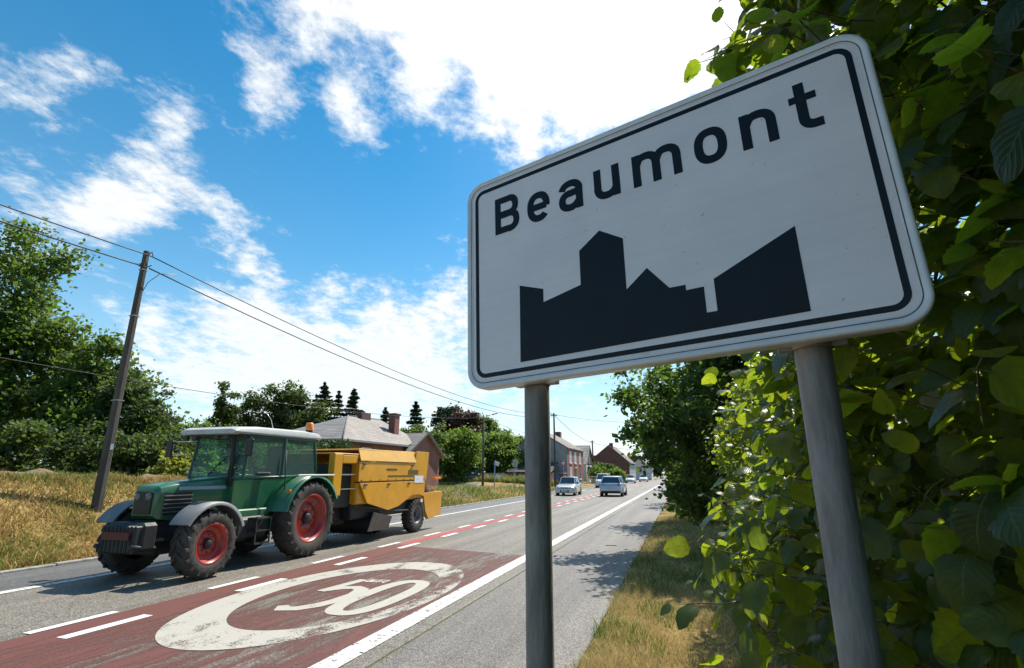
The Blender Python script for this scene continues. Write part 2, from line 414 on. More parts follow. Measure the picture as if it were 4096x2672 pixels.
# ------------------------------------------------------------------ ground
def sstep(a, b, x):
    t = np.clip((x-a)/(b-a), 0, 1); return t*t*(3-2*t)
S_, C_ = math.sin(R(17.5)), math.cos(R(17.5))
HD = np.array([-60, 12, 20, 30, 40, 50, 56, 61, 66, 90, 200]); HZ = np.array([1.8, 1.78, 1.5, .85, .55, .25, .1, .1, .75, .8, .8])
def height(X, Y):
    X = np.asarray(X, float); Y = np.asarray(Y, float)
    d = -S_*X + C_*Y
    H = np.interp(d, HD, HZ)
    far = sstep(62, 66, d)*(1-sstep(-19, -15.5, X))
    H = np.where(d > 61, 0.1+(H-0.1)*far, H)
    w = 4.3 - 2.0*sstep(18, 32, Y)
    bank = sstep(0, 1, (-12.3-X)/w)
    left = 0.03 + (H-0.03)*bank
    rough = 0.05*np.sin(X*1.7+np.cos(Y*.9)*2)*np.cos(Y*1.3+X*.6)
    left = left + rough*bank
    right = 0.0 + 0.05*sstep(-1.1, -0.5, X) + 0.18*sstep(0.2, 3.5, X)
    z = np.where(X < -12.25, left, np.where(X > -1.1, right, -0.07))
    # gentle edge just outside the paved strip
    return z
def ground():
    xs = np.concatenate([[-1500, -700, -300, -150, -90], np.arange(-60, -20, 1.5), np.arange(-20, -12.3, 0.3), [-12.28, -12.22, -9, -6, -3, -1.13, -1.09], np.arange(-0.9, 4, 0.3), [5, 8, 15, 40, 90, 200, 500, 1500]])
    ys = np.concatenate([[-300, -100, -40, -15], np.arange(-8, 40, 0.5), np.arange(40, 100, 1.5), [105, 120, 150, 200, 300, 500, 900, 2500]])
    X, Y = np.meshgrid(xs, ys); Z = height(X, Y)
    n, m = X.shape; V = np.stack([X.ravel(), Y.ravel(), Z.ravel()], 1)
    i = np.arange(n*m).reshape(n, m); F = np.stack([i[:-1, :-1], i[:-1, 1:], i[1:, 1:], i[1:, :-1]], -1).reshape(-1, 4)
    mt = bpy.data.materials.new('dry_grass_soil'); mt.use_nodes = True; N, L = mt.node_tree.nodes, mt.node_tree.links; b = N['Principled BSDF']
    tc = N.new('ShaderNodeTexCoord')
    def nz(sc_, det=7): 
        k = N.new('ShaderNodeTexNoise'); k.inputs['Scale'].default_value = sc_; k.inputs['Detail'].default_value = det; k.inputs['Roughness'].default_value = .65; L.new(tc.outputs['Object'], k.inputs['Vector']); return k.outputs[0]
    r1 = N.new('ShaderNodeValToRGB'); L.new(nz(0.55), r1.inputs[0]); e = r1.color_ramp.elements
    e[0].position = .36; e[0].color = (.14, .15, .04, 1); e[1].position = .60; e[1].color = (.52, .37, .16, 1)
    x = e.new(.5); x.color = (.34, .25, .09, 1)
    r2 = N.new('ShaderNodeValToRGB'); L.new(nz(14), r2.inputs[0]); r2.color_ramp.elements[0].position = .3; r2.color_ramp.elements[0].color = (.45, .42, .36, 1); r2.color_ramp.elements[1].position = .7; r2.color_ramp.elements[1].color = (1.1, 1.1, 1.05, 1)
    mx = N.new('ShaderNodeMix'); mx.data_type = 'RGBA'; mx.blend_type = 'MULTIPLY'; mx.inputs[0].default_value = 1; L.new(r1.outputs[0], mx.inputs[6]); L.new(r2.outputs[0], mx.inputs[7])
    L.new(mx.outputs[2], b.inputs['Base Color']); b.inputs['Roughness'].default_value = .95; b.inputs['Specular IOR Level'].default_value = .1
    bp = N.new('ShaderNodeBump'); bp.inputs['Strength'].default_value = .9; bp.inputs['Distance'].default_value = .06; L.new(nz(22), bp.inputs['Height']); L.new(bp.outputs[0], b.inputs['Normal'])
    me = np_mesh('ground', V, F, mt, smooth=True); return link('ground', me, kind='structure')
ground()

def asphalt(name, base, light, patch=0.5, crack=False):
    m = bpy.data.materials.new(name); m.use_nodes = True; N, L = m.node_tree.nodes, m.node_tree.links; b = N['Principled BSDF']
    tc = N.new('ShaderNodeTexCoord')
    def nz(sc_, det, src=None, rough=.6):
        k = N.new('ShaderNodeTexNoise'); k.inputs['Scale'].default_value = sc_; k.inputs['Detail'].default_value = det; k.inputs['Roughness'].default_value = rough; L.new(src or tc.outputs['Object'], k.inputs['Vector']); return k.outputs[0]
    def ramp(src, p0, c0, p1, c1):
        r = N.new('ShaderNodeValToRGB'); L.new(src, r.inputs[0]); e = r.color_ramp.elements; e[0].position = p0; e[0].color = (*c0, 1); e[1].position = p1; e[1].color = (*c1, 1); return r.outputs[0]
    def mul(a, c, f=1.0):
        x = N.new('ShaderNodeMix'); x.data_type = 'RGBA'; x.blend_type = 'MULTIPLY'; x.inputs[0].default_value = f; L.new(a, x.inputs[6]); L.new(c, x.inputs[7]); return x.outputs[2]
    vo = N.new('ShaderNodeTexVoronoi'); vo.inputs['Scale'].default_value = 70; L.new(tc.outputs['Object'], vo.inputs['Vector'])
    c = ramp(vo.outputs['Color'], .15, tuple(x*.55 for x in base), .85, light)
    c = mul(c, ramp(nz(45, 4), .3, (.62,)*3, .7, (1.2, 1.2, 1.2)))
    mp = N.new('ShaderNodeMapping'); mp.inputs['Scale'].default_value = (1.3, .12, 1); L.new(tc.outputs['Object'], mp.inputs[0])
    c = mul(c, ramp(nz(1.6, 6, mp.outputs[0]), .3, (.72, .71, .70), .7, (1.05, 1.04, 1.0)), patch)
    c = mul(c, ramp(nz(.7, 8), .3, (.78, .77, .75), .7, (1, 1, 1)), patch)
    # tar-dark wheel paths, oil drips and a few hairline cracks
    sx = N.new('ShaderNodeSeparateXYZ'); L.new(tc.outputs['Object'], sx.inputs[0])
    mp2 = N.new('ShaderNodeMapping'); mp2.inputs['Scale'].default_value = (1.6, .05, 1); L.new(tc.outputs['Object'], mp2.inputs[0])
    c = mul(c, ramp(nz(1.1, 3, mp2.outputs[0]), .38, (.70, .69, .68), .62, (1.08, 1.08, 1.07)), .9)
    c = mul(c, ramp(nz(5.5, 4, None, .7), .24, (.45, .44, .43), .34, (1, 1, 1)), .7)
    wn = N.new('ShaderNodeTexNoise'); wn.inputs['Scale'].default_value = 1.2; wn.inputs['Detail'].default_value = 6; L.new(tc.outputs['Object'], wn.inputs['Vector'])
    wa = N.new('ShaderNodeVectorMath'); wa.operation = 'ADD'; L.new(tc.outputs['Object'], wa.inputs[0])
    ws = N.new('ShaderNodeVectorMath'); ws.operation = 'SCALE'; ws.inputs['Scale'].default_value = 1.1; L.new(wn.outputs['Color'], ws.inputs[0]); L.new(ws.outputs[0], wa.inputs[1])
    cv = N.new('ShaderNodeTexVoronoi'); cv.feature = 'DISTANCE_TO_EDGE'; cv.inputs['Scale'].default_value = .28; L.new(wa.outputs[0], cv.inputs['Vector'])
    c = mul(c, ramp(cv.outputs['Distance'], .0015, (.35, .34, .33), .004, (1, 1, 1)), .8)
    L.new(c, b.inputs['Base Color']); b.inputs['Roughness'].default_value = .62; b.inputs['Specular IOR Level'].default_value = .5
    bp = N.new('ShaderNodeBump'); bp.inputs['Strength'].default_value = .8; bp.inputs['Distance'].default_value = .006; L.new(vo.outputs['Distance'], bp.inputs['Height']); L.new(bp.outputs[0], b.inputs['Normal'])
    return m
M_road = asphalt('worn_asphalt', (.135, .120, .098), (.345, .308, .262))
M_pave = asphalt('pavement_asphalt', (.135, .120, .108), (.27, .245, .225))
M_shoulder = asphalt('shoulder_asphalt', (.13, .13, .13), (.23, .225, .22))
def sheet(name, pts, z, m, kind='structure', parent=None):
    me = bpy.data.meshes.new(name); me.from_pydata([(x, y, z) for x, y in pts], [], [tuple(range(len(pts)))]); me.materials.append(m)
    o = bpy.data.objects.new(name, me); col.objects.link(o)
    if kind: o['kind'] = kind
    if parent: o.parent = parent
    return o
def slab(name, x0, x1, y0, y1, z, m, t=0.2):
    o = MB().box(x0, x1, y0, y1, z-t, z).build(name, m, kind='structure'); return o
slab('road', -10.32, -3.03, -40, 500, 0.0, M_road)
slab('pavement', -2.99, -1.1, -40, 500, 0.004, M_pave)
slab('road_shoulder', -12.1, -10.33, -40, 500, -0.003, M_shoulder)
MB().box(-3.03, -2.99, -40, 500, -.1, -.006).build('pavement_joint', mat('joint_dirt', (.05, .045, .03), .95, var=.6, scale=3, var2=(.10, .13, .03), detail=9), kind='structure')
# low kerb at the foot of the bank
Mk = mat('kerb_concrete', (.34, .33, .30), .9, var=.5, scale=6, bump=.5, bscale=60)
kerb = bpy.data.objects.new('kerb', None); col.objects.link(kerb); kerb['kind'] = 'structure'
kb = MB().box(-.075, .075, -.49, .49, -.12, .05, .012); k0 = kb.build('kerb_stone', Mk, kerb); k0.location = (-12.18, 3.5, 0)
for i in range(1, 56):
    c = k0.copy(); col.objects.link(c); c.location = (-12.18+random.uniform(-.008, .008), 3.5+i, random.uniform(-.01, .006)); c.rotation_euler = (0, 0, random.uniform(-.01, .01))
# side street and apron
M_side = asphalt('side_street_asphalt', (.17, .165, .155), (.30, .29, .27))
def drape(name, path, w, m, dz=0.03):
    V = []; F = []
    for i, (x, y) in enumerate(path):
        a = Vector(path[min(i+1, len(path)-1)])-Vector(path[max(i-1, 0)]); a.normalize(); n = Vector((-a.y, a.x))
        for s in (-1, -.33, .33, 1):
            px, py = x+n.x*w/2*s, y+n.y*w/2*s; V.append((px, py, max(float(height(px, py)), 0.02)+dz))
    k = 4
    for i in range(len(path)-1):
        for j in range(k-1): F.append((i*k+j, i*k+j+1, (i+1)*k+j+1, (i+1)*k+j))
    me = bpy.data.meshes.new(name); me.from_pydata(V, [], F); me.materials.append(m); o = bpy.data.objects.new(name, me); col.objects.link(o); o['kind'] = 'structure'; return o
drape('side_street', [(-12.15, 61.8), (-14, 61.0), (-16, 60.4), (-18, 59.7), (-20, 59.1), (-22, 58.7), (-23.8, 58.9), (-25.3, 60.2), (-26.3, 63), (-26.8, 67)], 3.6, M_side)
MB().box(-15.2, -12.1, 64.5, 130, -.1, .03).build('forecourt', M_side, kind='structure')

# ------------------------------------------------------------------ road markings
def paint(name, base, thr=.42, soft=.06, streak=(9, 1.2, 1), scale=2.2, extra=None, rough=.7):
    m = bpy.data.materials.new(name); m.use_nodes = True; N, L = m.node_tree.nodes, m.node_tree.links; b = N['Principled BSDF']; out = N['Material Output']
    tc = N.new('ShaderNodeTexCoord'); mp = N.new('ShaderNodeMapping'); mp.inputs['Scale'].default_value = streak; L.new(tc.outputs['Object'], mp.inputs[0])
    n = N.new('ShaderNodeTexNoise'); n.inputs['Scale'].default_value = scale; n.inputs['Detail'].default_value = 9; n.inputs['Roughness'].default_value = .68; L.new(mp.outputs[0], n.inputs['Vector'])
    n3 = N.new('ShaderNodeTexNoise'); n3.inputs['Scale'].default_value = 60; n3.inputs['Detail'].default_value = 3; L.new(tc.outputs['Object'], n3.inputs['Vector'])
    def M(op, a, b_=None):
        k = N.new('ShaderNodeMath'); k.operation = op
        for i, v in enumerate((a, b_)):
            if v is None: continue
            if isinstance(v, (int, float)): k.inputs[i].default_value = v
            else: L.new(v, k.inputs[i])
        return k.outputs[0]
    v = M('ADD', n.outputs[0], M('MULTIPLY', M('SUBTRACT', n3.outputs[0], .5), .38))
    if extra: v = M('ADD', v, extra(N, L, tc, M))
    mr = N.new('ShaderNodeMapRange'); L.new(v, mr.inputs[0]); mr.inputs[1].default_value = thr-soft; mr.inputs[2].default_value = thr+soft
    c = N.new('ShaderNodeMix'); c.data_type = 'RGBA'; L.new(n3.outputs[0], c.inputs[0]); c.inputs[6].default_value = (*[x*.72 for x in base], 1); c.inputs[7].default_value = (*[min(x*1.15, .95) for x in base], 1)
    L.new(c.outputs[2], b.inputs['Base Color']); b.inputs['Roughness'].default_value = rough
    t = N.new('ShaderNodeBsdfTransparent'); mx = N.new('ShaderNodeMixShader'); L.new(mr.outputs[0], mx.inputs[0]); L.new(t.outputs[0], mx.inputs[1]); L.new(b.outputs[0], mx.inputs[2]); L.new(mx.outputs[0], out.inputs[0])
    return m
def red_extra(N, L, tc, M):
    s = N.new('ShaderNodeSeparateXYZ'); L.new(tc.outputs['Object'], s.inputs[0])
    # wheel tracks wear through at about -5.9 and -4.3, the strip next to the dashes is fresh
    a = M('MULTIPLY', M('EXPONENT', M('MULTIPLY', M('POWER', M('ABSOLUTE', M('ADD', s.outputs[0], 5.75)), 2.0), -9.0)), -.085)
    c = M('MULTIPLY', M('EXPONENT', M('MULTIPLY', M('POWER', M('ABSOLUTE', M('ADD', s.outputs[0], 4.35)), 2.0), -4.0)), -.11)
    f = M('MULTIPLY', M('EXPONENT', M('MULTIPLY', M('POWER', M('ABSOLUTE', M('ADD', s.outputs[0], 7.1)), 2.0), -6.0)), .16)
    return M('ADD', M('ADD', a, c), f)
M_red = paint('red_road_coating', (.128, .040, .030), .435, .12, (2.3, .33, 1), 2.4, red_extra)
M_redstrip = paint('red_strip_paint', (.36, .06, .06), .36, .05, (6, 1, 1), 2.0)
M_line = paint('white_line_paint', (.66, .65, .62), .42, .05, (3, 6, 1), 2.4)
M_dash = paint('white_dash_paint', (.66, .65, .62), .33, .04, (3, 6, 1), 2.0)
def ring_extra(N, L, tc, M):
    s = N.new('ShaderNodeSeparateXYZ'); L.new(tc.outputs['Object'], s.inputs[0])
    # the side nearest the edge line is nearly driven away
    c = M('MULTIPLY', M('EXPONENT', M('MULTIPLY', M('POWER', M('ABSOLUTE', M('ADD', s.outputs[0], 3.95)), 2.0), -3.5)), -.13)
    return c
M_ring = paint('cream_roundel_paint', (.40, .375, .325), .395, .05, (1.5, .7, 1), 1.5, ring_extra)
M_fig = paint('cream_figure_paint', (.41, .385, .33), .33, .03, (2, 1.5, 1), 2.2)
Z1, Z2, Z3 = .005, .009, .013
sheet('red_road_panel', [(-7.30, -8), (-3.55, -8), (-3.55, 12.15), (-6.72, 12.72), (-7.30, 12.9)], Z1, M_red)
sheet('red_centre_strip', [(-7.24, 12.95), (-6.93, 12.95), (-6.93, 150), (-7.24, 150)], Z1, M_redstrip)
sheet('right_edge_line', [(-3.54, -10), (-3.27, -10), (-3.27, 160), (-3.54, 160)], Z2, M_line)
sheet('left_edge_line', [(-10.31, -10), (-10.12, -10), (-10.12, 60), (-10.31, 60)], Z2, M_line)
sheet('left_edge_line', [(-10.31, 69), (-10.12, 69), (-10.12, 160), (-10.31, 160)], Z2, M_line)
for i in range(-2, 34):
    y = 4.70+i*2.53
    for (xa, xb) in ((-7.44, -7.31), (-6.88, -6.72)):
        sheet('lane_dash', [(xa, y), (xb, y), (xb, y+1.04), (xa, y+1.04)], Z2, M_dash)
def ribbon(path, w, closed=False, caps=None):
    pts = [Vector((p[0], p[1])) for p in path]; n = len(pts); Lp = []; Rp = []
    for i, p in enumerate(pts):
        a = pts[(i+1) % n] if (closed or i < n-1) else p; c = pts[i-1] if (closed or i > 0) else p
        if a is p: t = (p-c)
        elif c is p: t = (a-p)
        else:
            t = (a-p).normalized()+(p-c).normalized()
        t = t.normalized(); nn = Vector((-t.y, t.x)); k = 1.0
        if a is not p and c is not p:
            dd = nn.dot(Vector((-(a-p).normalized().y, (a-p).normalized().x))); k = 1/max(dd, .5)
        wi = w[i] if isinstance(w, (list, tuple)) else w
        Lp.append(p+nn*wi/2*k); Rp.append(p-nn*wi/2*k)
    return Lp, Rp
def ribbon_mesh(mb, path, w, z, closed=False, tf=None, thick=0.0):
    Lp, Rp = ribbon(path, w, closed); n = len(Lp)
    def T(p, zz): return tf(p.x, p.y, zz) if tf else (p.x, p.y, zz)
    vs = [T(p, z) for p in Lp]+[T(p, z) for p in Rp]
    fs = [(i, (i+1) % n, n+(i+1) % n, n+i) for i in range(n if closed else n-1)]
    if thick:
        o = len(vs); vs += [T(p, z-thick) for p in Lp]+[T(p, z-thick) for p in Rp]
        for i in range(n if closed else n-1):
            j = (i+1) % n; fs += [(i, j, o+j, o+i), (n+i, n+j, o+n+j, o+n+i)]
        if not closed: fs += [(0, n, o+n, o), (n-1, 2*n-1, o+2*n-1, o+n-1)]
    mb.add(vs, fs)
def ell(cx, cy, rx, ry, a0, a1, n=16, p=2.0):
    out = []
    for i in range(n+1):
        a = R(a0+(a1-a0)*i/n); c, s = math.cos(a), math.sin(a)
        out.append((cx+rx*math.copysign(abs(c)**(2/p), c), cy+ry*math.copysign(abs(s)**(2/p), s)))
    return out
rd = thing('speed_limit_roundel', 'worn cream painted ring with 50 inside it on the red road surface', 'road marking', (0, 0, 0))
n = 72; vs = []; fs = []
for i in range(n):
    a = 2*PI*i/n
    vs += [(-5.16+1.545*math.cos(a)+.05*math.sin(a), 7.70+2.90*math.sin(a), Z2), (-5.06+1.16*math.cos(a), 7.68+2.10*math.sin(a), Z2)]
for i in range(n): j = (i+1) % n; fs.append((2*i, 2*j, 2*j+1, 2*i+1))
MB().add(vs, fs).build('painted_ring', M_ring, rd)
mb = MB(); ribbon_mesh(mb, [(-5.56, 7.62), (-5.42, 8.62)], .17, Z2)
ribbon_mesh(mb, [(-5.53, 7.70), (-5.38, 7.93), (-5.18, 8.02), (-5.01, 7.92), (-4.92, 7.60), (-4.94, 7.15), (-5.03, 6.82), (-5.18, 6.60), (-5.36, 6.53), (-5.47, 6.68)], [.18, .20, .21, .22, .22, .22, .22, .22, .20, .14], Z2+.001)
mb.build('figure_five', M_fig, rd)
mb = MB(); ribbon_mesh(mb, [(-5.36, 8.60), (-4.95, 8.60)], .24, Z2-.001); mb.build('figure_five_top_bar', paint('flaked_figure_paint', (.56, .53, .46), .50, .03, (3, 2, 1), 3.0), rd)
mb = MB(); ribbon_mesh(mb, ell(-4.47, 7.66, .30, 1.08, 0, 360, 48, 2.6)[:-1], .235, Z2, closed=True); mb.build('figure_nought', M_fig, rd)

# ------------------------------------------------------------------ the town sign
P0 = Vector((-0.4186, 1.4577, 0)); DIR = Vector((0.9583, -0.2857, 0)).normalized(); NRM = Vector((-0.2857, -0.9583, 0)).normalized()
TH = R(1.8)
EX = DIR*math.cos(TH)+Vector((0, 0, 1))*math.sin(TH); EZ = -DIR*math.sin(TH)+Vector((0, 0, 1))*math.cos(TH)
SO = P0+DIR*0.365+Vector((0, 0, 2.432))
def raw(u, v):                       # measured sign-plane coordinates to the sign's own frame
    a, b_ = u-.365, v-2.432; c, s = math.cos(TH), math.sin(TH); return (a*c+b_*s, -a*s+b_*c)
def ST(x, y, h): p = SO+EX*x+EZ*y+NRM*h; return tuple(p)
sign = thing('town_sign', 'big white town sign reading Beaumont with a black skyline, on two grey posts', 'road sign', (P0.x, P0.y, 0))
def sbuild(mb, name, m, **k):
    mb.v = [tuple(Vector(v)-sign.location) for v in mb.v]; return mb.build(name, m, sign, **k)
W2, H2, RC = .591, .361, .062
def rrect(hx, hy, r, n=8):
    out = []
    for (cx, cy, a0) in ((hx-r, hy-r, 0), (-hx+r, hy-r, 90), (-hx+r, -hy+r, 180), (hx-r, -hy+r, 270)):
        for i in range(n+1): a = R(a0+90*i/n); out.append((cx+r*math.cos(a), cy+r*math.sin(a)))
    return out
M_sheet = mat('white_reflective_sheeting', (.80, .79, .83), .42, var=.05, scale=2.0)
def sheet_nodes(m):
    N, L = m.node_tree.nodes, m.node_tree.links; b = N['Principled BSDF']
    tc = N.new('ShaderNodeTexCoord'); s = N.new('ShaderNodeVectorMath'); s.operation = 'SCALE'; s.inputs['Scale'].default_value = 1
    def dot(v, k):
        d = N.new('ShaderNodeVectorMath'); d.operation = 'DOT_PRODUCT'; L.new(tc.outputs['Object'], d.inputs[0]); d.inputs[1].default_value = tuple(v); mm = N.new('ShaderNodeMath'); mm.operation = 'MULTIPLY'; L.new(d.outputs['Value'], mm.inputs[0]); mm.inputs[1].default_value = k; return mm.outputs[0]
    c = N.new('ShaderNodeCombineXYZ'); L.new(dot(EX, 1), c.inputs[0]); L.new(dot(EZ, 1), c.inputs[1])
    # faint horizontal bands of the sheeting
    mp = N.new('ShaderNodeMapping'); mp.inputs['Scale'].default_value = (.7, 62, 1); L.new(c.outputs[0], mp.inputs[0])
    n = N.new('ShaderNodeTexNoise'); n.inputs['Scale'].default_value = 1; n.inputs['Detail'].default_value = 2; L.new(mp.outputs[0], n.inputs['Vector'])
    r = N.new('ShaderNodeValToRGB'); L.new(n.outputs[0], r.inputs[0]); r.color_ramp.elements[0].position = .35; r.color_ramp.elements[0].color = (.80, .76, .785, 1); r.color_ramp.elements[1].position = .65; r.color_ramp.elements[1].color = (.83, .79, .81, 1)
    n2 = N.new('ShaderNodeTexNoise'); n2.inputs['Scale'].default_value = 5; n2.inputs['Detail'].default_value = 9; L.new(c.outputs[0], n2.inputs['Vector'])
    r2 = N.new('ShaderNodeValToRGB'); L.new(n2.outputs[0], r2.inputs[0]); r2.color_ramp.elements[0].position = .3; r2.color_ramp.elements[0].color = (.90, .90, .91, 1); r2.color_ramp.elements[1].position = .7
    n4 = N.new('ShaderNodeTexNoise'); n4.inputs['Scale'].default_value = 70; n4.inputs['Detail'].default_value = 3; L.new(c.outputs[0], n4.inputs['Vector'])
    r4 = N.new('ShaderNodeValToRGB'); L.new(n4.outputs[0], r4.inputs[0]); r4.color_ramp.elements[0].position = .24; r4.color_ramp.elements[0].color = (.5, .5, .46, 1); r4.color_ramp.elements[1].position = .30
    mx = N.new('ShaderNodeMix'); mx.data_type = 'RGBA'; mx.blend_type = 'MULTIPLY'; mx.inputs[0].default_value = 1; L.new(r.outputs[0], mx.inputs[6]); L.new(r2.outputs[0], mx.inputs[7])
    my = N.new('ShaderNodeMix'); my.data_type = 'RGBA'; my.blend_type = 'MULTIPLY'; my.inputs[0].default_value = 1; L.new(mx.outputs[2], my.inputs[6]); L.new(r4.outputs[0], my.inputs[7])
    L.new(my.outputs[2], b.inputs['Base Color'])
    vo = N.new('ShaderNodeTexVoronoi'); vo.inputs['Scale'].default_value = 330; L.new(c.outputs[0], vo.inputs['Vector'])
    bp = N.new('ShaderNodeBump'); bp.inputs['Strength'].default_value = .25; bp.inputs['Distance'].default_value = .001; L.new(vo.outputs['Distance'], bp.inputs['Height']); L.new(bp.outputs[0], b.inputs['Normal'])
sheet_nodes(M_sheet)
M_rim = mat('white_coated_aluminium', (.74, .76, .80), .35, metal=.0, spec=.6, var=.18, scale=9, coat=.2)
M_blk = mat('black_sign_film', (.006, .010, .017), .38, spec=.22, var=.3, scale=8)
mb = MB(); rr = rrect(W2-.014, H2-.014, RC-.012)
mb.add([ST(x, y, 0) for x, y in rr], [tuple(range(len(rr)))]); sbuild(mb, 'sign_face', M_sheet)
# rim: rounded profile running round the edge
prof = [(-.022, .0012), (-.014, .0016), (-.010, .0040), (-.004, .0046), (.0, .0026), (.0015, -.003), (.0015, -.040), (-.004, -.045), (-.02, -.045)]
vs = []; base = rrect(W2, H2, RC, 10); nb = len(base)
for (off, h) in prof:
    q = rrect(W2+off, H2+off, RC+off, 10); vs += [ST(x, y, h) for x, y in q]
fs = [(i*nb+j, i*nb+(j+1) % nb, (i+1)*nb+(j+1) % nb, (i+1)*nb+j) for i in range(len(prof)-1) for j in range(nb)]
sbuild(MB().add(vs, fs, True), 'sign_rim', M_rim)
mb = MB(); q = rrect(W2-.015, H2-.015, RC-.01); mb.add([ST(x, y, -.043) for x, y in q], [tuple(range(len(q)))]); sbuild(mb, 'back_panel', mat('bare_aluminium', (.45, .46, .47), .45, metal=.8, var=.2, scale=5))
# groove line round the face
mb = MB(); ribbon_mesh(mb, rrect(W2-.0165, H2-.0165, RC-.014, 10), .0026, .0017, True, ST); sbuild(mb, 'rim_groove', mat('grime', (.22, .135, .08), .9, var=.5, scale=30))
mb = MB(); ribbon_mesh(mb, rrect(W2-.0405, H2-.0385, .030, 8), .0135, .0007, True, ST, .0006); sbuild(mb, 'border_line', M_blk)
# top lug on the rim
mb = MB(); pts = [(-.272+.022*math.cos(R(a)), .359+.010*math.sin(R(a))) for a in range(0, 181, 15)]
v1 = [ST(x, y, -.004) for x, y in pts]; v2 = [ST(x, y, -.03) for x, y in pts]; k = len(pts)
mb.add(v1+v2, [tuple(range(k)), tuple(range(k, 2*k))]+[(i, i+1, k+i+1, k+i) for i in range(k-1)]); sbuild(mb, 'top_lug', M_rim)
SIL = [(-.016, 2.121), (-.018, 2.365), (.067, 2.337), (.067, 2.295), (.192, 2.324), (.191, 2.430), (.257, 2.477), (.327, 2.434), (.329, 2.282), (.389, 2.331), (.445, 2.263), (.486, 2.263), (.486, 2.248), (.530, 2.249), (.531, 2.181), (.556, 2.181), (.555, 2.264), (.745, 2.354), (.751, 2.146)]
SL = [raw(*p) for p in SIL]
mb = MB(); k = len(SL); mb.add([ST(x, y, .0007) for x, y in SL]+[ST(x, y, .0001) for x, y in SL], [tuple(range(k))]+[(i, (i+1) % k, k+(i+1) % k, k+i) for i in range(k)])
sbuild(mb, 'skyline_emblem', M_blk)
SW = .0232
BL = raw(-.113, 2.5605)[1]
def glyph(name, u, strokes, v=None):
    ox = raw(u, 2.56+.033*(u+.113))[0]; mb = MB()
    for i, st in enumerate(strokes):
        path, w = st if isinstance(st, tuple) else (st, SW)
        closed = False
        if path[0] == 'c': closed = True; path = path[1:]
        ribbon_mesh(mb, [(ox+p[0], BL+p[1]) for p in path], w, .0007+.00012*i, closed, ST, .0004)
    sbuild(mb, name, M_blk)
h = SW/2
glyph('letter_b', -.113, [[(h, 0), (h, .132)], [(h, .132-h)]+[(.052, .132-h)]+ell(.056, .0945, .0255, .0265, 85, -85, 12, 2.3)+[(.052, .068), (h, .068)], [(h, .0655)]+[(.054, .0655)]+ell(.056, .0385, .0285, .0280, 85, -85, 12, 2.3)+[(.054, h), (h, h)]])
glyph('letter_e', .015, [[(h+.004, .050), (.081-h, .050)], ell(.0405, .0505, .0300, .0405, -4, 318, 40, 2.35)])
glyph('letter_a', .130, [[(.081-h, 0), (.081-h, .062)]+ell(.0405, .0640, .0298, .0268, 5, 168, 16, 2.2), [(.081-h, .0595), (.040, .0565)]+ell(.0385, .0330, .0277, .0240, 95, 268, 14, 2.3)+[(.046, .0095), (.058, .016), (.070, .030)]])
glyph('letter_u', .249, [[(h, .100), (h, .040)]+ell(.0385, .0385, .0277, .0292, 182, 300, 14, 2.3)+[(.062, .018), (.0695, .030)], [(.081-h, 0), (.081-h, .100)]])
glyph('letter_m', .369, [[(h, 0), (h, .100)], [(.013, .066), (.019, .080)]+ell(.0405, .0610, .0280, .0285, 125, 2, 12, 2.3)+[(.0685, 0)], [(.070, .066), (.077, .080)]+ell(.0985, .0610, .0275, .0285, 125, 2, 12, 2.3)+[(.126, 0)]])
glyph('letter_o', .543, [(['c']+ell(.0405, .0500, .0300, .0410, 0, 360, 44, 2.45)[:-1], SW)])
glyph('letter_n', .659, [[(h, 0), (h, .100)], [(.013, .066), (.020, .080)]+ell(.0425, .0610, .0290, .0285, 125, 2, 12, 2.3)+[(.0715, 0)]])
glyph('letter_t', .774, [[(.0255, .131), (.0255, .034)]+ell(.0480, .0320, .0225, .0215, 182, 268, 10, 2.2)+[(.064, .0105)], ([(0, .0885), (.0585, .0885)], .0195)])
def tiny(mbx, strokes, ox, oy, s):
    for i, st in enumerate(strokes): ribbon_mesh(mbx, [(ox+x*s, oy+y*s) for x, y in st], .0011, .0010+.0001*i, False, ST)
mb = MB(); ox, oy = raw(.356, 2.0915); s = .0095
tiny(mb, [[(.35, 0), (.35, 1)], [(0, .95), (.7, .95)]], ox, oy, s)
for dx in (.85, 1.75): tiny(mb, [[(.7, .85), (.5, .97), (.1, .95), (.05, .62), (.6, .45), (.68, .12), (.4, .02), (0, .12)]], ox+dx*s, oy, s)
sbuild(mb, 'maker_lettering', mat('grey_print', (.5, .52, .54), .5))
M_post = mat('galvanised_steel', (.33, .325, .31), .6, metal=.08, var=.5, var2=(.13, .13, .13), scale=16, bump=.2, bscale=70, stretch=(1, 1, .22), detail=10)
dusty(M_post, (.22, .13, .07), .30, 5)
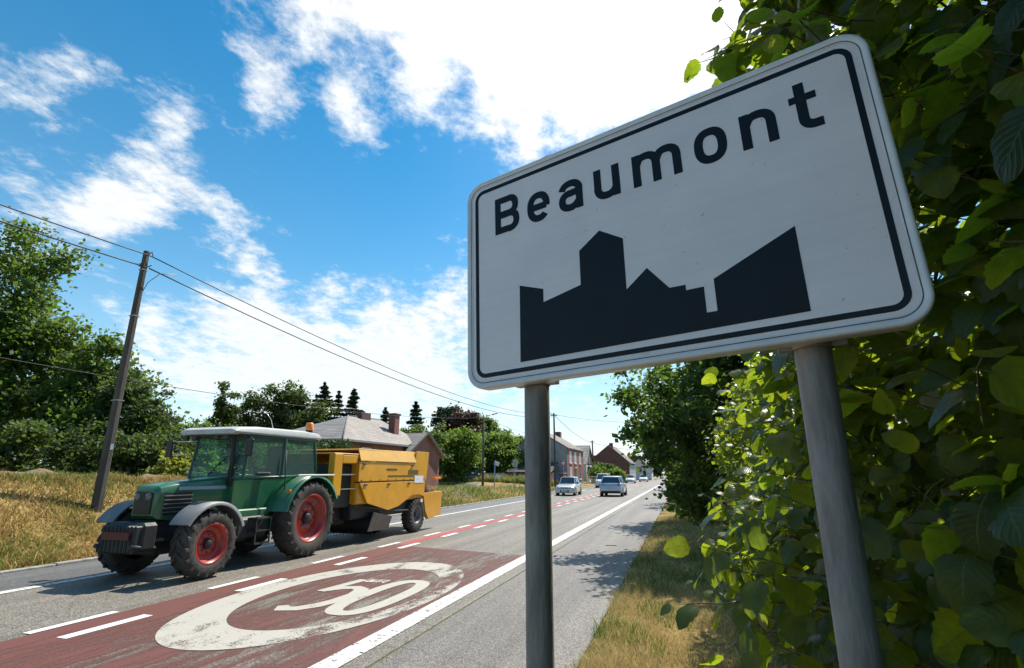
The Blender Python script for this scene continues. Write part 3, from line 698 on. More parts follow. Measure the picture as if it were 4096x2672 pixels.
def post(x, y, name='sign_post'):
    mb = MB(); zt = 2.70; mb.tube([(x, y, z) for z in (-.1, .5, 1.0, 1.5, 2.0, zt)], .0385, 32); mb.v = [tuple(Vector(v)-sign.location) for v in mb.v]
    o = mb.build(name, M_post, sign)
    for z in (2.085, 2.66):
        m2 = MB(); zz = z + (.018 if x > 0 else 0) - .008
        m2.lathe([(.040, -.016), (.0425, -.016), (.0425, .016), (.040, .016)], (x, y, zz), 'z', 28, closed=True)
        a = Vector((x, y, 0))
        for sgn in (-1, 1):
            c = a+DIR*sgn*.054; f = m2.v.__len__(); m2.box(-.018, .018, -.012, .016, -.016, .016, .002); m2.xf(Matrix.Translation((c.x, c.y, zz)) @ Matrix.Rotation(math.atan2(DIR.y, DIR.x), 4, 'Z'), f)
            f = len(m2.v); m2.tube([(0, -.016, 0), (0, .026, 0)], .0045, 6); m2.xf(Matrix.Translation((c.x, c.y, zz)) @ Matrix.Rotation(math.atan2(DIR.y, DIR.x), 4, 'Z'), f)
        m2.v = [tuple(Vector(v)-sign.location) for v in m2.v]; m2.build('post_clamp', mat('clamp_steel', (.35, .33, .30), .5, metal=.5) if z == 2.085 and x < 0 else bpy.data.materials['clamp_steel'], o)
post(-.4065, 1.5445); post(.3135, 1.3345)

# ------------------------------------------------------------------ leaves
def leaf_mesh_arrays(nu, nv, seed, rough_edge=.06, droop=.35, cup=.25, wide=.92, petiole=False):
    """a rounded, toothed hazel leaf of length 1: x along the midrib, y across, z up"""
    g = np.random.default_rng(seed)
    us = np.linspace(0, 1, nu+1); vs = np.linspace(-1, 1, nv+1)
    w = wide/2*np.sin(np.pi*np.clip(us, 0, 1)**.78)**.50; w[0] = .05; w[-1] = .008
    w = w*(1-.10*us) ; tip = np.where(us > .9, (us-.9)*0.0, 0)
    V = []; UV = []
    dr = droop*g.uniform(.5, 1.5); cp = cup*g.uniform(.2, 1.4); tw = g.uniform(-.35, .35); ph = g.uniform(0, 6)
    for i, u in enumerate(us):
        for j, v in enumerate(vs):
            e = abs(v)
            r = w[i]*v
            jag = 0
            if e == 1 and 0 < i < nu: jag = (rough_edge*(.5 if i % 2 else -.5)+g.normal(0, rough_edge*.3)); r = r*(1+jag*1.6)
            x = u-.07*e*e*(1 if u < .25 else .3)*(1-u)+ (jag*.25)
            z = -dr*u*u + cp*(abs(r))*.9 - .9*cp*r*r*2 + .018*math.sin(9*u-5*e+ph)*e + tw*r*u*.7
            V.append((x, r, z)); UV.append((u, .5+.5*v))
    F = []
    for i in range(nu):
        for j in range(nv):
            a = i*(nv+1)+j; F.append((a, a+1, a+nv+2, a+nv+1))
    if petiole:
        o = len(V)
        for k in range(5):
            q = k/4; V += [(-.34*q+.03, .012, -.07*q*q), (-.34*q+.03, -.012, -.07*q*q)]; UV += [(0, .5), (0, .5)]
        for k in range(4): F.append((o+2*k, o+2*k+1, o+2*k+3, o+2*k+2))
    return np.array(V), np.array(F), np.array(UV)
def frames(d, n):
    """leaf frame matrices from direction d (x axis) and approximate normal n (z axis), arrays (k,3)"""
    x = d/np.linalg.norm(d, axis=1, keepdims=True); y = np.cross(n, x); y /= np.linalg.norm(y, axis=1, keepdims=True)+1e-9; z = np.cross(x, y)
    return np.stack([x, y, z], -1)          # columns
def join_leaves(P, Mx, S, arr, rnd):
    V, F, UV = arr; k = len(P); n = len(V)
    VV = np.einsum('kij,nj->kni', Mx, V)*S[:, None, None]+P[:, None, :]
    FF = F[None]+(np.arange(k)*n)[:, None, None]
    return VV.reshape(-1, 3), FF.reshape(-1, F.shape[1]), np.tile(UV, (k, 1)), np.repeat(rnd, n)
M_hazel = foliage_mat('hazel_leaf', (.012, .034, .008), (.032, .066, .014), (.46, .58, .022), .50, .36, veins=True)
M_bark = mat('hazel_bark', (.13, .10, .07), .85, var=.5, scale=14, bump=.5, bscale=50)
LEAF_HI = [leaf_mesh_arrays(10, 6, 100+i, .07, .30+.1*(i % 4), .3, .90+.03*i, True) for i in range(8)]
LEAF_MID = [leaf_mesh_arrays(9, 4, 200+i) for i in range(6)]
LEAF_LO = [leaf_mesh_arrays(3, 2, 300+i, .0) for i in range(4)]
camF = np.array([-math.sin(R(17.5))*math.cos(R(15)), math.cos(R(17.5))*math.cos(R(15)), math.sin(R(15))])
camR = np.array([math.cos(R(17.5)), math.sin(R(17.5)), 0]); camU = np.cross(camR, camF)
def in_view(P, marg=1.06):
    q = P-np.array([0, 0, 1.8]); z = q@camF; x = (q@camR)/z*519.3; y = (q@camU)/z*519.3
    return (z > .2) & (abs(x) < 512*marg) & (abs(y) < 334*marg), np.linalg.norm(q, axis=1)

def hazel(label, group, base, stems, twigs, leaf=(.06, .105), nparts=300, arrs=LEAF_MID, seed=1, extra=(), bulk=None):
    """stems: curved shoots from the base to a target; twigs: (start, direction, length) lists that carry alternating leaves"""
    g = np.random.default_rng(seed); t = thing('hazel_shrub', label, 'shrub', base, 0, group); B = Vector(base)
    mb = MB()
    for (tx, ty, tz, r) in stems:
        a = np.array(base)+g.normal(0, .10, 3)*[1, 1, 0]; e = np.array([tx, ty, tz]); mid = (a+e)/2+np.array([.25*(a[0]-e[0])*-.2, 0, .25*abs(tz-base[2])])
        pts = [a*(1-s)**2+2*mid*s*(1-s)+e*s*s + g.normal(0, .015, 3) for s in np.linspace(0, 1, 9)]
        mb.tube([Vector(p)-B for p in pts], [r*(1-.8*i/8) for i in range(9)], 6)
    P = []; D = []; Nn = []; S = []
    for (s0, d0, ln) in twigs:
        k = max(3, int(ln/.075)); d = np.array(d0)/np.linalg.norm(d0); p = np.array(s0, float); pts = [p.copy()]
        side = np.cross(d, [0, 0, 1]); side /= np.linalg.norm(side)+1e-6
        for i in range(k):
            d = d+g.normal(0, .10, 3)+np.array([0, 0, -.035]); d /= np.linalg.norm(d); p = p+d*ln/k; pts.append(p.copy())
            sg = 1 if i % 2 else -1
            side = np.cross(d, [0, 0, 1]); side /= np.linalg.norm(side)+1e-6
            ld = d*.45+side*sg*.8+np.array([0, 0, -.42])+g.normal(0, .28, 3)
            if i == k-1: ld = d+np.array([0, 0, -.3])+g.normal(0, .2, 3)
            ld /= np.linalg.norm(ld); pet = .025
            nr = np.array([-.38, -.48, .75])+g.normal(0, .45, 3)
            P.append(p+ld*pet); D.append(ld); Nn.append(nr)
            S.append(g.uniform(*leaf)*(.75 if i > k-2 else 1))
        mb.tube([Vector(q)-B for q in pts], [.0022]*(len(pts)-1)+[.001], 4, caps=False)
    if bulk:
        k, (bx0, bx1), (by0, by1), (bz0, bz1), fc = bulk
        for _ in range(k):
            y = g.uniform(by0, by1); z = g.uniform(bz0, bz1); x = fc(y, z)+.22+abs(g.normal(0, .55)); x = min(x, bx1)
            P.append(np.array([x, y, z])); D.append(np.array([g.normal(-.4, .7), g.normal(0, .7), g.normal(-.3, .5)])); Nn.append(np.array([g.normal(-.35, .5), g.normal(-.4, .5), .8])); S.append(g.uniform(*leaf)*1.05)
    for (p, d, n_, s) in extra: P.append(np.array(p)); D.append(np.array(d, float)); Nn.append(np.array(n_, float)); S.append(s)
    mb.build('branches', M_bark, t)
    P = np.array(P); Mx = frames(np.array(D), np.array(Nn)); S = np.array(S); rnd = g.uniform(0, 1, len(P))**1.2
    vis, dist = in_view(P+np.array([0, 0, 0])); order = np.argsort(np.where(vis, dist/S, 1e9)); top = order[:nparts] if nparts else order[:0]
    top = top[vis[top]]
    meshes = []
    if nparts:
        for i, (V, F, UV) in enumerate(LEAF_HI):
            for rv in (.15, .45, .75, 1.0)[(i % 2)::2]:
                me = np_mesh('leaf', V, F, M_hazel, np.full(len(V), rv), UV, True); meshes.append(me)
    for i in top:
        o = link('leaf', meshes[int(g.integers(len(meshes)))], t)
        M4 = Matrix([[*Mx[i][0]*S[i], P[i][0]-B.x], [*Mx[i][1]*S[i], P[i][1]-B.y], [*Mx[i][2]*S[i], P[i][2]-B.z], [0, 0, 0, 1]])
        o.matrix_basis = M4
    rest = np.setdiff1d(np.arange(len(P)), top); Vs, Fs, Us, As = [], [], [], []; off = 0; ch = g.integers(0, len(arrs), len(rest))
    for a in range(len(arrs)):
        idx = rest[ch == a]
        if len(idx) == 0: continue
        v, f, u, r_ = join_leaves(P[idx]-np.array(base), Mx[idx], S[idx], arrs[a], rnd[idx]); Vs.append(v); Fs.append(f+off); Us.append(u); As.append(r_); off += len(v)
    me = np_mesh('foliage', np.concatenate(Vs), np.concatenate(Fs), M_hazel, np.concatenate(As), np.concatenate(Us), True); link('foliage', me, t, kind='stuff')
    return t
def twig_cloud(g, n, box, face_x, inner=.6, ln=(.28, .6), xdir=-1.0):
    """twig starts scattered behind the road-side face of the hedge, with fewer deep inside"""
    out = []
    (y0, y1), (z0, z1) = box
    for _ in range(n):
        y = g.uniform(y0, y1); z = z0+(z1-z0)*g.uniform(0, 1)**.9
        fx = face_x(y, z); dep = abs(g.normal(0, inner)) ; L_ = g.uniform(*ln)
        d = np.array([xdir*g.uniform(.3, 1.0), g.uniform(-.8, .5), g.uniform(-.35, .75)])
        dn = d/np.linalg.norm(d)
        tip = np.array([fx+dep, y, z]); s = tip-dn*L_
        out.append((s, d, L_))
    return out
g = np.random.default_rng(11)
def face1(y, z):
    b = .50 + .16*math.sin(2.9*y+1.2*z)+.10*math.sin(5.3*z+2*y)+.05*math.sin(11*z+7*y)
    if z > 2.6: b += .04*(z-2.6)
    if z < 1.35: b += .25*(1.35-z)
    b -= .12*max(0, min(1, (y-1.3)/.7))
    if y < 1.45: b = max(b, .46*y+.11+.04*math.sin(9*z+5*y))
    return b
tw1 = twig_cloud(g, 500, ((.1, 2.3), (.15, 4.3)), face1, .38)
# spray over the top edge of the sign and single shoots that reach out
reach = [((.62, 1.62, 2.86), (.30, 1.55, 3.02)), ((.62, 1.60, 2.98), (.36, 1.47, 3.12)), ((.60, 1.50, 2.86), (.38, 1.45, 3.00)), ((.70, 1.75, 3.05), (.42, 1.48, 3.13)), ((.75, 1.62, 2.8), (.45, 1.50, 3.00)), ((.75, 1.75, 3.3), (.50, 1.55, 3.20)),
         ((.8, 1.7, 2.7), (.52, 1.55, 2.98)), ((.85, 1.7, 3.3), (.60, 1.6, 3.22)), ((.62, 1.75, 3.10), (.46, 1.60, 3.36)), ((.66, 1.70, 2.95), (.48, 1.5, 3.08)),
         ((.55, 2.05, 1.38), (-.04, 2.08, 1.42)), ((.55, 2.0, 1.45), (.06, 1.98, 1.46)), ((.55, 1.9, 1.30), (.10, 1.80, 1.34)), ((.50, 1.70, 1.25), (.17, 1.66, 1.30)), ((.60, 2.1, 1.62), (.22, 1.98, 1.60)), ((.60, 2.2, 1.75), (.26, 2.05, 1.72)),
         ((.60, 2.15, 1.42), (.02, 2.02, 1.50)), ((.60, 2.0, 1.36), (.08, 1.92, 1.38)), ((.62, 2.2, 1.50), (.12, 2.12, 1.55)), ((.6, 1.85, 1.2), (.2, 1.75, 1.22)), ((.6, 2.3, 1.9), (.24, 2.2, 1.95)), ((.66, 1.45, 1.9), (.52, 1.12, 1.93))]
for a, b_ in reach:
    a = np.array(a); b_ = np.array(b_); d = b_-a; d[2] += .12; tw1.append((a, d, np.linalg.norm(b_-a)*1.02))
st = [(1.1, .6, 2.6, .012), (1.05, 1.3, 3.1, .013), (1.0, 1.9, 2.9, .012), (.95, 2.0, 1.5, .008), (1.1, 2.2, 3.9, .016), (1.3, .8, 3.8, .016), (1.0, 2.3, 2.2, .010), (1.2, 1.6, 4.1, .018)]
hazel('big hazel shrub right behind the town sign, its round leaves filling the right edge', 'hazel shrubs along the verge', (1.35, 1.4, .1), st, tw1, (.068, .122), 300, LEAF_MID, 21, bulk=(12500, (0, 3.4), (.1, 2.6), (.1, 4.9), lambda y, z: face1(y, z)+(.12 if y > 2.1 and z < 2.7 else 0)))
def face2(y, z):
    b = .34+.30*max(0, z-1.7)+.20*math.sin(2.1*y+1.7*z+1)+.12*math.sin(4.3*z-2*y)+.07*math.sin(9*z+5*y)
    if z < 1.2: b += .45*(1.2-z)
    return b
tw2 = twig_cloud(g, 640, ((2.2, 5.3), (.2, 2.70)), face2, .42)
st2 = [(.9, 2.8, 2.0, .012), (.95, 3.4, 2.7, .014), (.9, 4.2, 2.2, .012), (1, 4.9, 2.8, .014), (1.1, 3.6, 2.9, .016), (1.2, 4.6, 2.9, .018)]
hazel('sunlit hazel shrub with bright yellow green leaves between the two sign posts', 'hazel shrubs along the verge', (1.3, 3.7, .1), st2, tw2, (.055, .10), 300, LEAF_MID, 22, bulk=(7500, (0, 2.8), (2.3, 5.3), (.1, 2.55), face2))
def face3(y, z): return .50+.25*max(0, z-2.2)+.18*math.sin(1.9*y+1.3*z)+.1*math.sin(4*z+y)+(.4*(1.0-z) if z < 1 else 0)+(.3*(z-3) if z > 3 else 0)
tw3 = twig_cloud(g, 620, ((5.1, 9.4), (.15, 3.1)), face3, .5, (.3, .7))
hazel('shaded hazel shrub between the bright hazel and the dark maple by the pavement', 'hazel shrubs along the verge', (1.5, 7.2, .1), [(.6, 5.6, 2.6, .015), (.9, 6.6, 3.0, .016), (.7, 7.8, 3.0, .016), (.7, 8.8, 2.2, .014), (1.2, 7, 3.1, .02)], tw3, (.055, .095), 0, LEAF_LO, 23, bulk=(6500, (0, 3.0), (5.1, 9.4), (.1, 3.2), face3))

g5 = np.random.default_rng(77)  # unseen shrub added to keep sky light off the near hazel leaves
def face0(y, z): return .75+.12*math.sin(2*y+z)+.10*math.sin(4*z)
tw0 = twig_cloud(g5, 160, ((-4.5, -.2), (.2, 4.2)), face0, .5)
hazel('unseen hazel shrub added beside and behind the camera to block sky light', 'hazel shrubs along the verge', (1.7, -2.4, .1), [(1.2, -1, 3.4, .015), (1.2, -3, 3.6, .015)], tw0, (.08, .14), 0, LEAF_LO, 24, bulk=(6500, (0, 3.0), (-4.8, .1), (.1, 4.6), face0))

# ------------------------------------------------------------------ trees
M_trunk = mat('tree_bark', (.11, .09, .07), .9, var=.5, scale=6, bump=.7, bscale=25)
def fol(name, dark, light, trans, t=.42): return foliage_mat(name, dark, light, trans, t, .55)
M_maple = fol('maple_leaf', (.018, .040, .012), (.045, .085, .020), (.16, .27, .03), .45)
M_green = fol('green_leaf', (.030, .064, .015), (.082, .138, .030), (.20, .31, .035), .42)
M_bright = fol('bright_leaf', (.05, .10, .018), (.12, .19, .035), (.24, .36, .04), .45)
M_dkgreen = fol('dark_leaf', (.026, .052, .016), (.065, .10, .028), (.13, .20, .03), .42)
M_conif = fol('conifer_needle', (.020, .040, .020), (.050, .078, .034), (.04, .07, .02), .22)
M_purple = fol('copper_leaf', (.030, .018, .018), (.075, .040, .034), (.09, .04, .03), .3)
M_yellow = fol('yellow_leaf', (.10, .14, .015), (.22, .24, .03), (.42, .44, .05), .45)
M_hedge = fol('clipped_hedge_leaf', (.03, .06, .02), (.05, .10, .03), (.08, .13, .02), .3)
def quad_leaves(P, Nn, S, g, asp=1.5):
    k = len(P); a = g.normal(0, 1, (k, 3)); x = np.cross(Nn, a); x /= np.linalg.norm(x, axis=1, keepdims=True); y = np.cross(Nn, x); y /= np.linalg.norm(y, axis=1, keepdims=True)
    nn = Nn/np.linalg.norm(Nn, axis=1, keepdims=True)
    s = S[:, None]; V = np.stack([P-x*s*asp/2, P-y*s/2+nn*s*.12, P+x*s*asp/2, P+y*s/2-nn*s*.05], 1)
    return V.reshape(-1, 3), np.arange(k*4).reshape(k, 4)
def tree(label, cat, loc, blobs, m, n=9000, size=.16, trunk_r=.16, seed=0, group=None, clumps=90, csz=.28, up=.7, name='tree', trunk_h=None, lean=(0, 0), gap=0.0):
    """blobs: list of (dx, dy, zc, rx, ry, rz) ellipsoids in metres relative to the base; leaves grow in clumps on them"""
    g = np.random.default_rng(seed+900); t = thing(name, label, cat, loc, 0, group)
    vol = np.array([b[3]*b[4]*b[5] for b in blobs])**.67; vol /= vol.sum()
    C = []; CN = []; CR = []
    for b, w in zip(blobs, vol):
        k = max(6, int(clumps*w)); d = g.normal(0, 1, (k, 3)); d /= np.linalg.norm(d, axis=1, keepdims=True)
        r = g.uniform(.45, 1.0, k)**.6; r *= 1+.14*g.normal(0, 1, k)
        c = d*r[:, None]*np.array(b[3:6])+np.array(b[:3]); C.append(c); CN.append(d); CR.append(np.full(k, min(b[3:6])*csz)*g.uniform(.7, 1.5, k))
    C = np.concatenate(C); CN = np.concatenate(CN); CR = np.concatenate(CR)
    ok = C[:, 2] > .15; C, CN, CR = C[ok], CN[ok], CR[ok]
    pr = CR**2; pr /= pr.sum(); ci = g.choice(len(C), n, p=pr)
    off = g.normal(0, 1, (n, 3))*CR[ci][:, None]*np.array([.62, .62, .40]); P = C[ci]+off
    stray = g.uniform(0, 1, n) < .02; P[stray] += g.normal(0, .35, (int(stray.sum()), 3))*CR[ci][stray][:, None]*2
    P = P[P[:, 2] > .03]; n = len(P)
    Nn = g.normal(0, .7, (n, 3))+np.array([0, 0, up])+CN[ci][:n]*.35
    S = size*g.uniform(.6, 1.35, n)
    V, F = quad_leaves(P, Nn, S, g); rnd = np.repeat(np.clip(g.uniform(0, 1, n)*.7+.3*g.uniform(0, 1, len(C))[ci][:n], 0, 1), 4)
    link('crown', np_mesh('crown', V, F, m, rnd), t, kind='stuff')
    mb = MB(); zt = trunk_h or max(b[2] for b in blobs)
    pts = [Vector((lean[0]*s*s, lean[1]*s*s, -.1+(zt+.1)*s))+Vector((math.sin(s*7+seed)*.05, math.cos(s*6+seed)*.05, 0)) for s in np.linspace(0, 1, 7)]
    mb.tube(pts, [trunk_r*(1.25-.9*i/6) for i in range(7)], 8)
    for c in C[g.permutation(len(C))[:min(26, len(C))]]:
        s = g.uniform(.3, .85); a = pts[int(s*6)]; e = Vector(c)
        if e.z < a.z: a = pts[1]
        md = (a+e)/2+Vector((0, 0, .12*(e-a).length)); q = [a*(1-u)**2+md*2*u*(1-u)+e*u*u for u in (0, .25, .5, .75, 1)]
        mb.tube(q, [trunk_r*.38*(1-.8*i/4) for i in range(5)], 5, caps=False)
    mb.build('trunk', M_trunk, t)
    return t
def conifer(label, loc, h, r, m=None, n=5000, size=.2, seed=0, group=None, z0=.6, narrow=1.0):
    g = np.random.default_rng(seed+70); t = thing('conifer_tree', label, 'tree', loc, 0, group); P = []; Nn = []
    lv = int(h/.70); mbt = MB(); mbt.tube([(0, 0, -.1), (0, 0, h*.5), (0, 0, h*.985)], [.16, .09, .012], 7)
    for i in range(lv):
        z = z0+(h-z0)*(i/lv); rr = r*(1-(i/lv)**1.3)**narrow*g.uniform(.6, 1.2)+.12
        for j in range(7):
            a = g.uniform(0, 2*PI); ln = rr*g.uniform(.6, 1.12); kk = max(3, int(n*1.5/(lv*7)))
            s = g.uniform(.08, 1, kk); droop = -.16*ln*s**1.5+.10*ln*(s > .85)
            px = np.cos(a)*ln*s; py = np.sin(a)*ln*s; pz = z+droop
            wd = .26*ln*(1.1-s*.7)+.10
            P.append(np.stack([px+g.normal(0, 1, kk)*wd*.7, py+g.normal(0, 1, kk)*wd*.7, pz+g.normal(0, .6, kk)*.10-.04], 1))
            if j < 4: mbt.tube([(0, 0, z), (math.cos(a)*ln*.9, math.sin(a)*ln*.9, z-.12*ln)], [.03, .008], 4, caps=False)
    P.append(np.stack([g.normal(0, .05, 60), g.normal(0, .05, 60), g.uniform(h*.93, h*1.01, 60)], 1))
    P = np.concatenate(P); k = len(P); Nn = g.normal(0, .5, (k, 3))+np.array([0, 0, 1.0]); S = size*g.uniform(.6, 1.3, k)
    V, F = quad_leaves(P, Nn, S, g, 2.2); link('crown', np_mesh('crown', V, F, m or M_conif, np.repeat(g.uniform(0, 1, k), 4)), t, kind='stuff'); mbt.build('trunk', M_trunk, t)
    return t
def zb(x, y): return float(height(x, y))
# right-hand side: dark maple overhanging the pavement, then more trees beyond
tree('dark green maple leaning over the pavement between the sign posts', 'tree', (1.5, 14.2, .1), [(-.6, -.4, 3.3, 2.2, 2.6, 1.7), (-1.2, .3, 3.4, 1.7, 2.2, 1.3), (.3, 0, 4.8, 2.1, 2.6, 1.6), (-.5, .6, 1.7, 1.7, 2.4, 1.5), (.6, -2, 2.2, 1.5, 1.9, 1.9), (.9, -3.6, 2.0, 1.1, 1.6, 1.8)], M_maple, 42000, .095, .16, 1, clumps=230, csz=.20, name='maple_tree')
tree('lower bushy maple just past the dark one on the pavement side', 'tree', (1.9, 21, .1), [(-1.2, 0, 2.5, 1.9, 3.0, 1.9), (-1.0, 1.5, 1.4, 1.6, 3, 1.3), (0, 0, 4.0, 2, 3, 1.5)], M_maple, 16000, .13, .14, 2, clumps=110, csz=.24, name='maple_tree')
tree('bright leafy tree at the far right of the road before the village', 'tree', (2.4, 34, .1), [(-1.6, 0, 2.4, 2.0, 4.0, 1.9), (-.6, 4, 2.6, 2.0, 4, 2.2)], M_bright, 9000, .16, .14, 3, clumps=90, csz=.26, name='roadside_tree')
tree('far dark tree at the end of the pavement on the right', 'tree', (3.4, 62, .1), [(-2, 0, 3, 2.6, 6, 3), (-1, 9, 3, 2.6, 6, 3)], M_green, 8000, .26, .2, 4, clumps=80, name='roadside_tree')
G = 'trees and bushes behind the bank on the left'
def T(label, loc, blobs, m, seed, **k): return tree(label, k.pop('cat', 'tree'), (loc[0], loc[1], zb(loc[0], loc[1])), blobs, m, seed=seed, **k)
T('tallest leafy tree at the left edge of the photo', (-37.9, 18.8), [(0, 0, 10.2, 3.3, 3.2, 5.2), (1.7, 1, 6.5, 3.0, 3, 4.6), (0, 0, 3.0, 3.4, 3, 3), (-3, -2, 8, 3, 3, 5), (2.4, 1.3, 7.6, 1.8, 1.8, 2.0)], M_green, 31, n=50000, size=.19, trunk_r=.3, clumps=300, csz=.24, group=G)
T('second tree from the left, reaching to the utility pole', (-31.5, 21.2), [(0, 0, 6.3, 1.7, 1.7, 2.4), (0.6, .4, 3.4, 2.6, 2.4, 3.0), (-1, 0, 4, 2, 2, 3)], M_green, 32, n=26000, size=.17, trunk_r=.2, clumps=170, csz=.26, group=G)
T('darker brownish tree just left of the utility pole', (-28.0, 20.6), [(-.6, 0, 4.3, 1.25, 1.3, 2.0), (.7, .4, 4.2, .9, .9, 1.5), (.2, 0, 2.4, 1.9, 1.8, 2.1)], M_dkgreen, 33, n=13000, size=.15, trunk_r=.14, clumps=110, csz=.26, group=G)
T('low dark thicket under the tall trees at the left edge', (-29.5, 14.5), [(0, 0, 1.2, 2.8, 3.0, 1.5), (-2, -2.5, 1.6, 2.8, 3, 1.9), (1.6, 2.6, 1.2, 2.2, 2.2, 1.5)], M_dkgreen, 34, n=16000, size=.15, trunk_r=.08, clumps=120, csz=.28, cat='bush', name='bush', group=G)
T('low dark bush between the utility pole and the yellow green shrub', (-25.2, 18.6), [(0, 0, 1.0, 1.8, 1.9, 1.3), (.6, 2, 1.1, 1.9, 2.0, 1.4)], M_dkgreen, 35, n=11000, size=.13, trunk_r=.07, clumps=90, csz=.28, cat='bush', name='bush', group=G)
T('rounded olive green tree right of the utility pole', (-29.5, 25.2), [(0, 0, 2.6, 1.8, 1.9, 1.7), (1.4, .5, 1.6, 1.6, 1.8, 1.4), (-1.2, 0, 1.5, 1.7, 1.8, 1.5)], M_green, 36, n=14000, size=.15, trunk_r=.13, clumps=110, csz=.28, group=G)
T('dark bushy tree above the tractor bonnet', (-28.2, 27.8), [(0, 0, 2.2, 1.7, 1.9, 1.6), (-1.5, 0, 2.0, 1.4, 1.5, 1.6)], M_dkgreen, 37, n=10000, size=.15, trunk_r=.12, clumps=90, csz=.28, group=G)
T('dark bushy tree left of the tractor cab', (-28.0, 31.5), [(0, 0, 2.0, 2.2, 2.2, 1.6), (2, 1.5, 1.7, 2.0, 2.2, 1.4), (-2, 0, 2.0, 1.6, 1.8, 1.7)], M_green, 38, n=12000, size=.16, trunk_r=.12, clumps=90, csz=.28, group=G)
T('low green hedge bush seen through the tractor cab windows', (-25.5, 33.5), [(0, 0, 1.5, 2.0, 2.4, 1.4)], M_green, 39, n=7000, size=.16, trunk_r=.08, clumps=60, csz=.28, cat='bush', name='bush', group=G)
T('thin tall poplar standing above the bushes', (-51.0, 48.9), [(-.75, 0, 6.2, .85, .9, 6.0), (.75, .2, 5.2, .75, .8, 5.0)], M_dkgreen, 40, n=9000, size=.24, trunk_r=.18, clumps=150, csz=.42, name='poplar_tree')
T('yellow green sumac shrub at the foot of the utility pole side', (-20.5, 17.2), [(0, 0, .55, .75, .8, .5), (.55, .7, .45, .6, .6, .45)], M_yellow, 41, n=2600, size=.12, trunk_r=.03, clumps=50, csz=.3, cat='shrub', name='sumac_shrub', group='yellow green sumac shrubs')
T('larger yellow green sumac shrub over the tractor bonnet', (-21.1, 19.0), [(0, 0, .85, .7, .8, .75), (.8, .9, .45, .8, .8, .5)], M_yellow, 42, n=3200, size=.13, trunk_r=.03, clumps=55, csz=.3, cat='shrub', name='sumac_shrub', group='yellow green sumac shrubs')
T('tall dark tree group left of the tiled house', (-58, 63), [(0, 0, 9.5, 3.0, 3, 4.4), (2.6, 1.8, 9.3, 3.0, 3, 4.6), (-3, -1.5, 6.8, 2.6, 2.8, 4.4), (3, 2, 5, 3.4, 3, 4.5), (6, 4, 6.5, 3.2, 3, 5.2), (-6, -3, 4.2, 2.8, 2.5, 3.5)], M_dkgreen, 43, n=26000, size=.30, trunk_r=.3, clumps=260, csz=.26)
GC = 'dark conifers behind the tiled house'
conifer('dark conifer with a thick top, left of the tiled house', (-55.7, 66.9, .8), 14.0, 4.6, seed=1, n=9000, size=.34, group=GC)
conifer('tallest dark conifer left of the hipped roof', (-53.4, 69.6, .8), 14.9, 4.9, seed=2, n=9000, size=.34, group=GC)
conifer('slim conifer between two larger ones behind the hipped roof', (-51.6, 71, .8), 13.6, 3.1, seed=3, n=6000, size=.32, group=GC)
conifer('conifer with drooping right branches at the top of the hip', (-49.2, 71.6, .8), 14.1, 4.6, seed=4, n=8000, size=.34, group=GC)
conifer('small distant conifer above the ridge left of the tall chimney', (-49.5, 81.9, .8), 12.2, 3.5, seed=5, n=5000, size=.34, group=GC)
conifer('conifer standing alone just right of the tall brick chimney', (-41.9, 78.9, .8), 12.6, 3.9, seed=6, n=7000, size=.34, group=GC)
T('broad dark cedar with flat top right of the lone conifer', (-40.6, 90.1), [(0, 0, 10.2, 3.6, 3.6, 2.6), (-1.5, 0, 11.5, 2.0, 2, 1.6), (1.8, 0, 9, 3, 3, 3), (0, 0, 6, 3.6, 3.6, 3)], M_conif, 44, n=15000, size=.36, trunk_r=.3, clumps=120, csz=.24, name='cedar_tree')
T('copper leaved tree half hidden behind the bright green ones', (-36.2, 86.5), [(0, 0, 8.6, 2.8, 3, 3.0), (2, 1, 7, 2.4, 2.4, 2.6), (-3, 0, 8, 2, 2, 2)], M_purple, 45, n=10000, size=.34, trunk_r=.25, clumps=90, csz=.26, name='copper_beech_tree')
GB = 'bright green trees behind the grass strip'
T('bright green tree right beside the gabled red brick annex', (-30.2, 61), [(0, 0, 4.4, 2.6, 2.6, 2.6), (-2, 0, 4.8, 1.8, 2, 2.0), (1, 0, 2.4, 2.2, 2.2, 2.2)], M_green, 46, n=14000, size=.22, trunk_r=.2, clumps=130, csz=.26, group=GB)
T('bright round tree in the middle of the group, left of the lamp pole', (-27.3, 63.8), [(0, 0, 4.1, 2.4, 2.5, 2.5), (.8, 0, 2.2, 2.4, 2.4, 2.1), (-1, 0, 5.2, 1.2, 1.2, 1.3)], M_bright, 47, n=15000, size=.22, trunk_r=.2, clumps=130, csz=.26, group=GB)
T('bright wide tree right of the lamp pole, by the brick garden wall', (-25.6, 73.2), [(0, 0, 4.0, 3.0, 3, 2.8), (1.2, 0, 2.4, 3.2, 3, 2.2), (-2, 0, 4.6, 2, 2, 2.0)], M_bright, 48, n=15000, size=.25, trunk_r=.2, clumps=130, csz=.26, group=GB)
T('darker tall tree behind the lamp pole top', (-34.0, 89.0), [(0, 0, 7.6, 3.0, 3, 3.4), (2.4, 0, 5.8, 2.8, 3, 3.2), (5.2, 0, 4.6, 2.6, 3, 3.2)], M_green, 49, n=13000, size=.34, trunk_r=.3, clumps=110, csz=.26)
T('far dark tree left of the grey gable house', (-34.5, 118.8), [(0, 0, 7, 2.6, 3, 3.0), (-4, 0, 5.4, 4, 3, 4), (3, 0, 5, 3, 3, 4)], M_dkgreen, 50, n=9000, size=.45, trunk_r=.3, clumps=90, csz=.28)
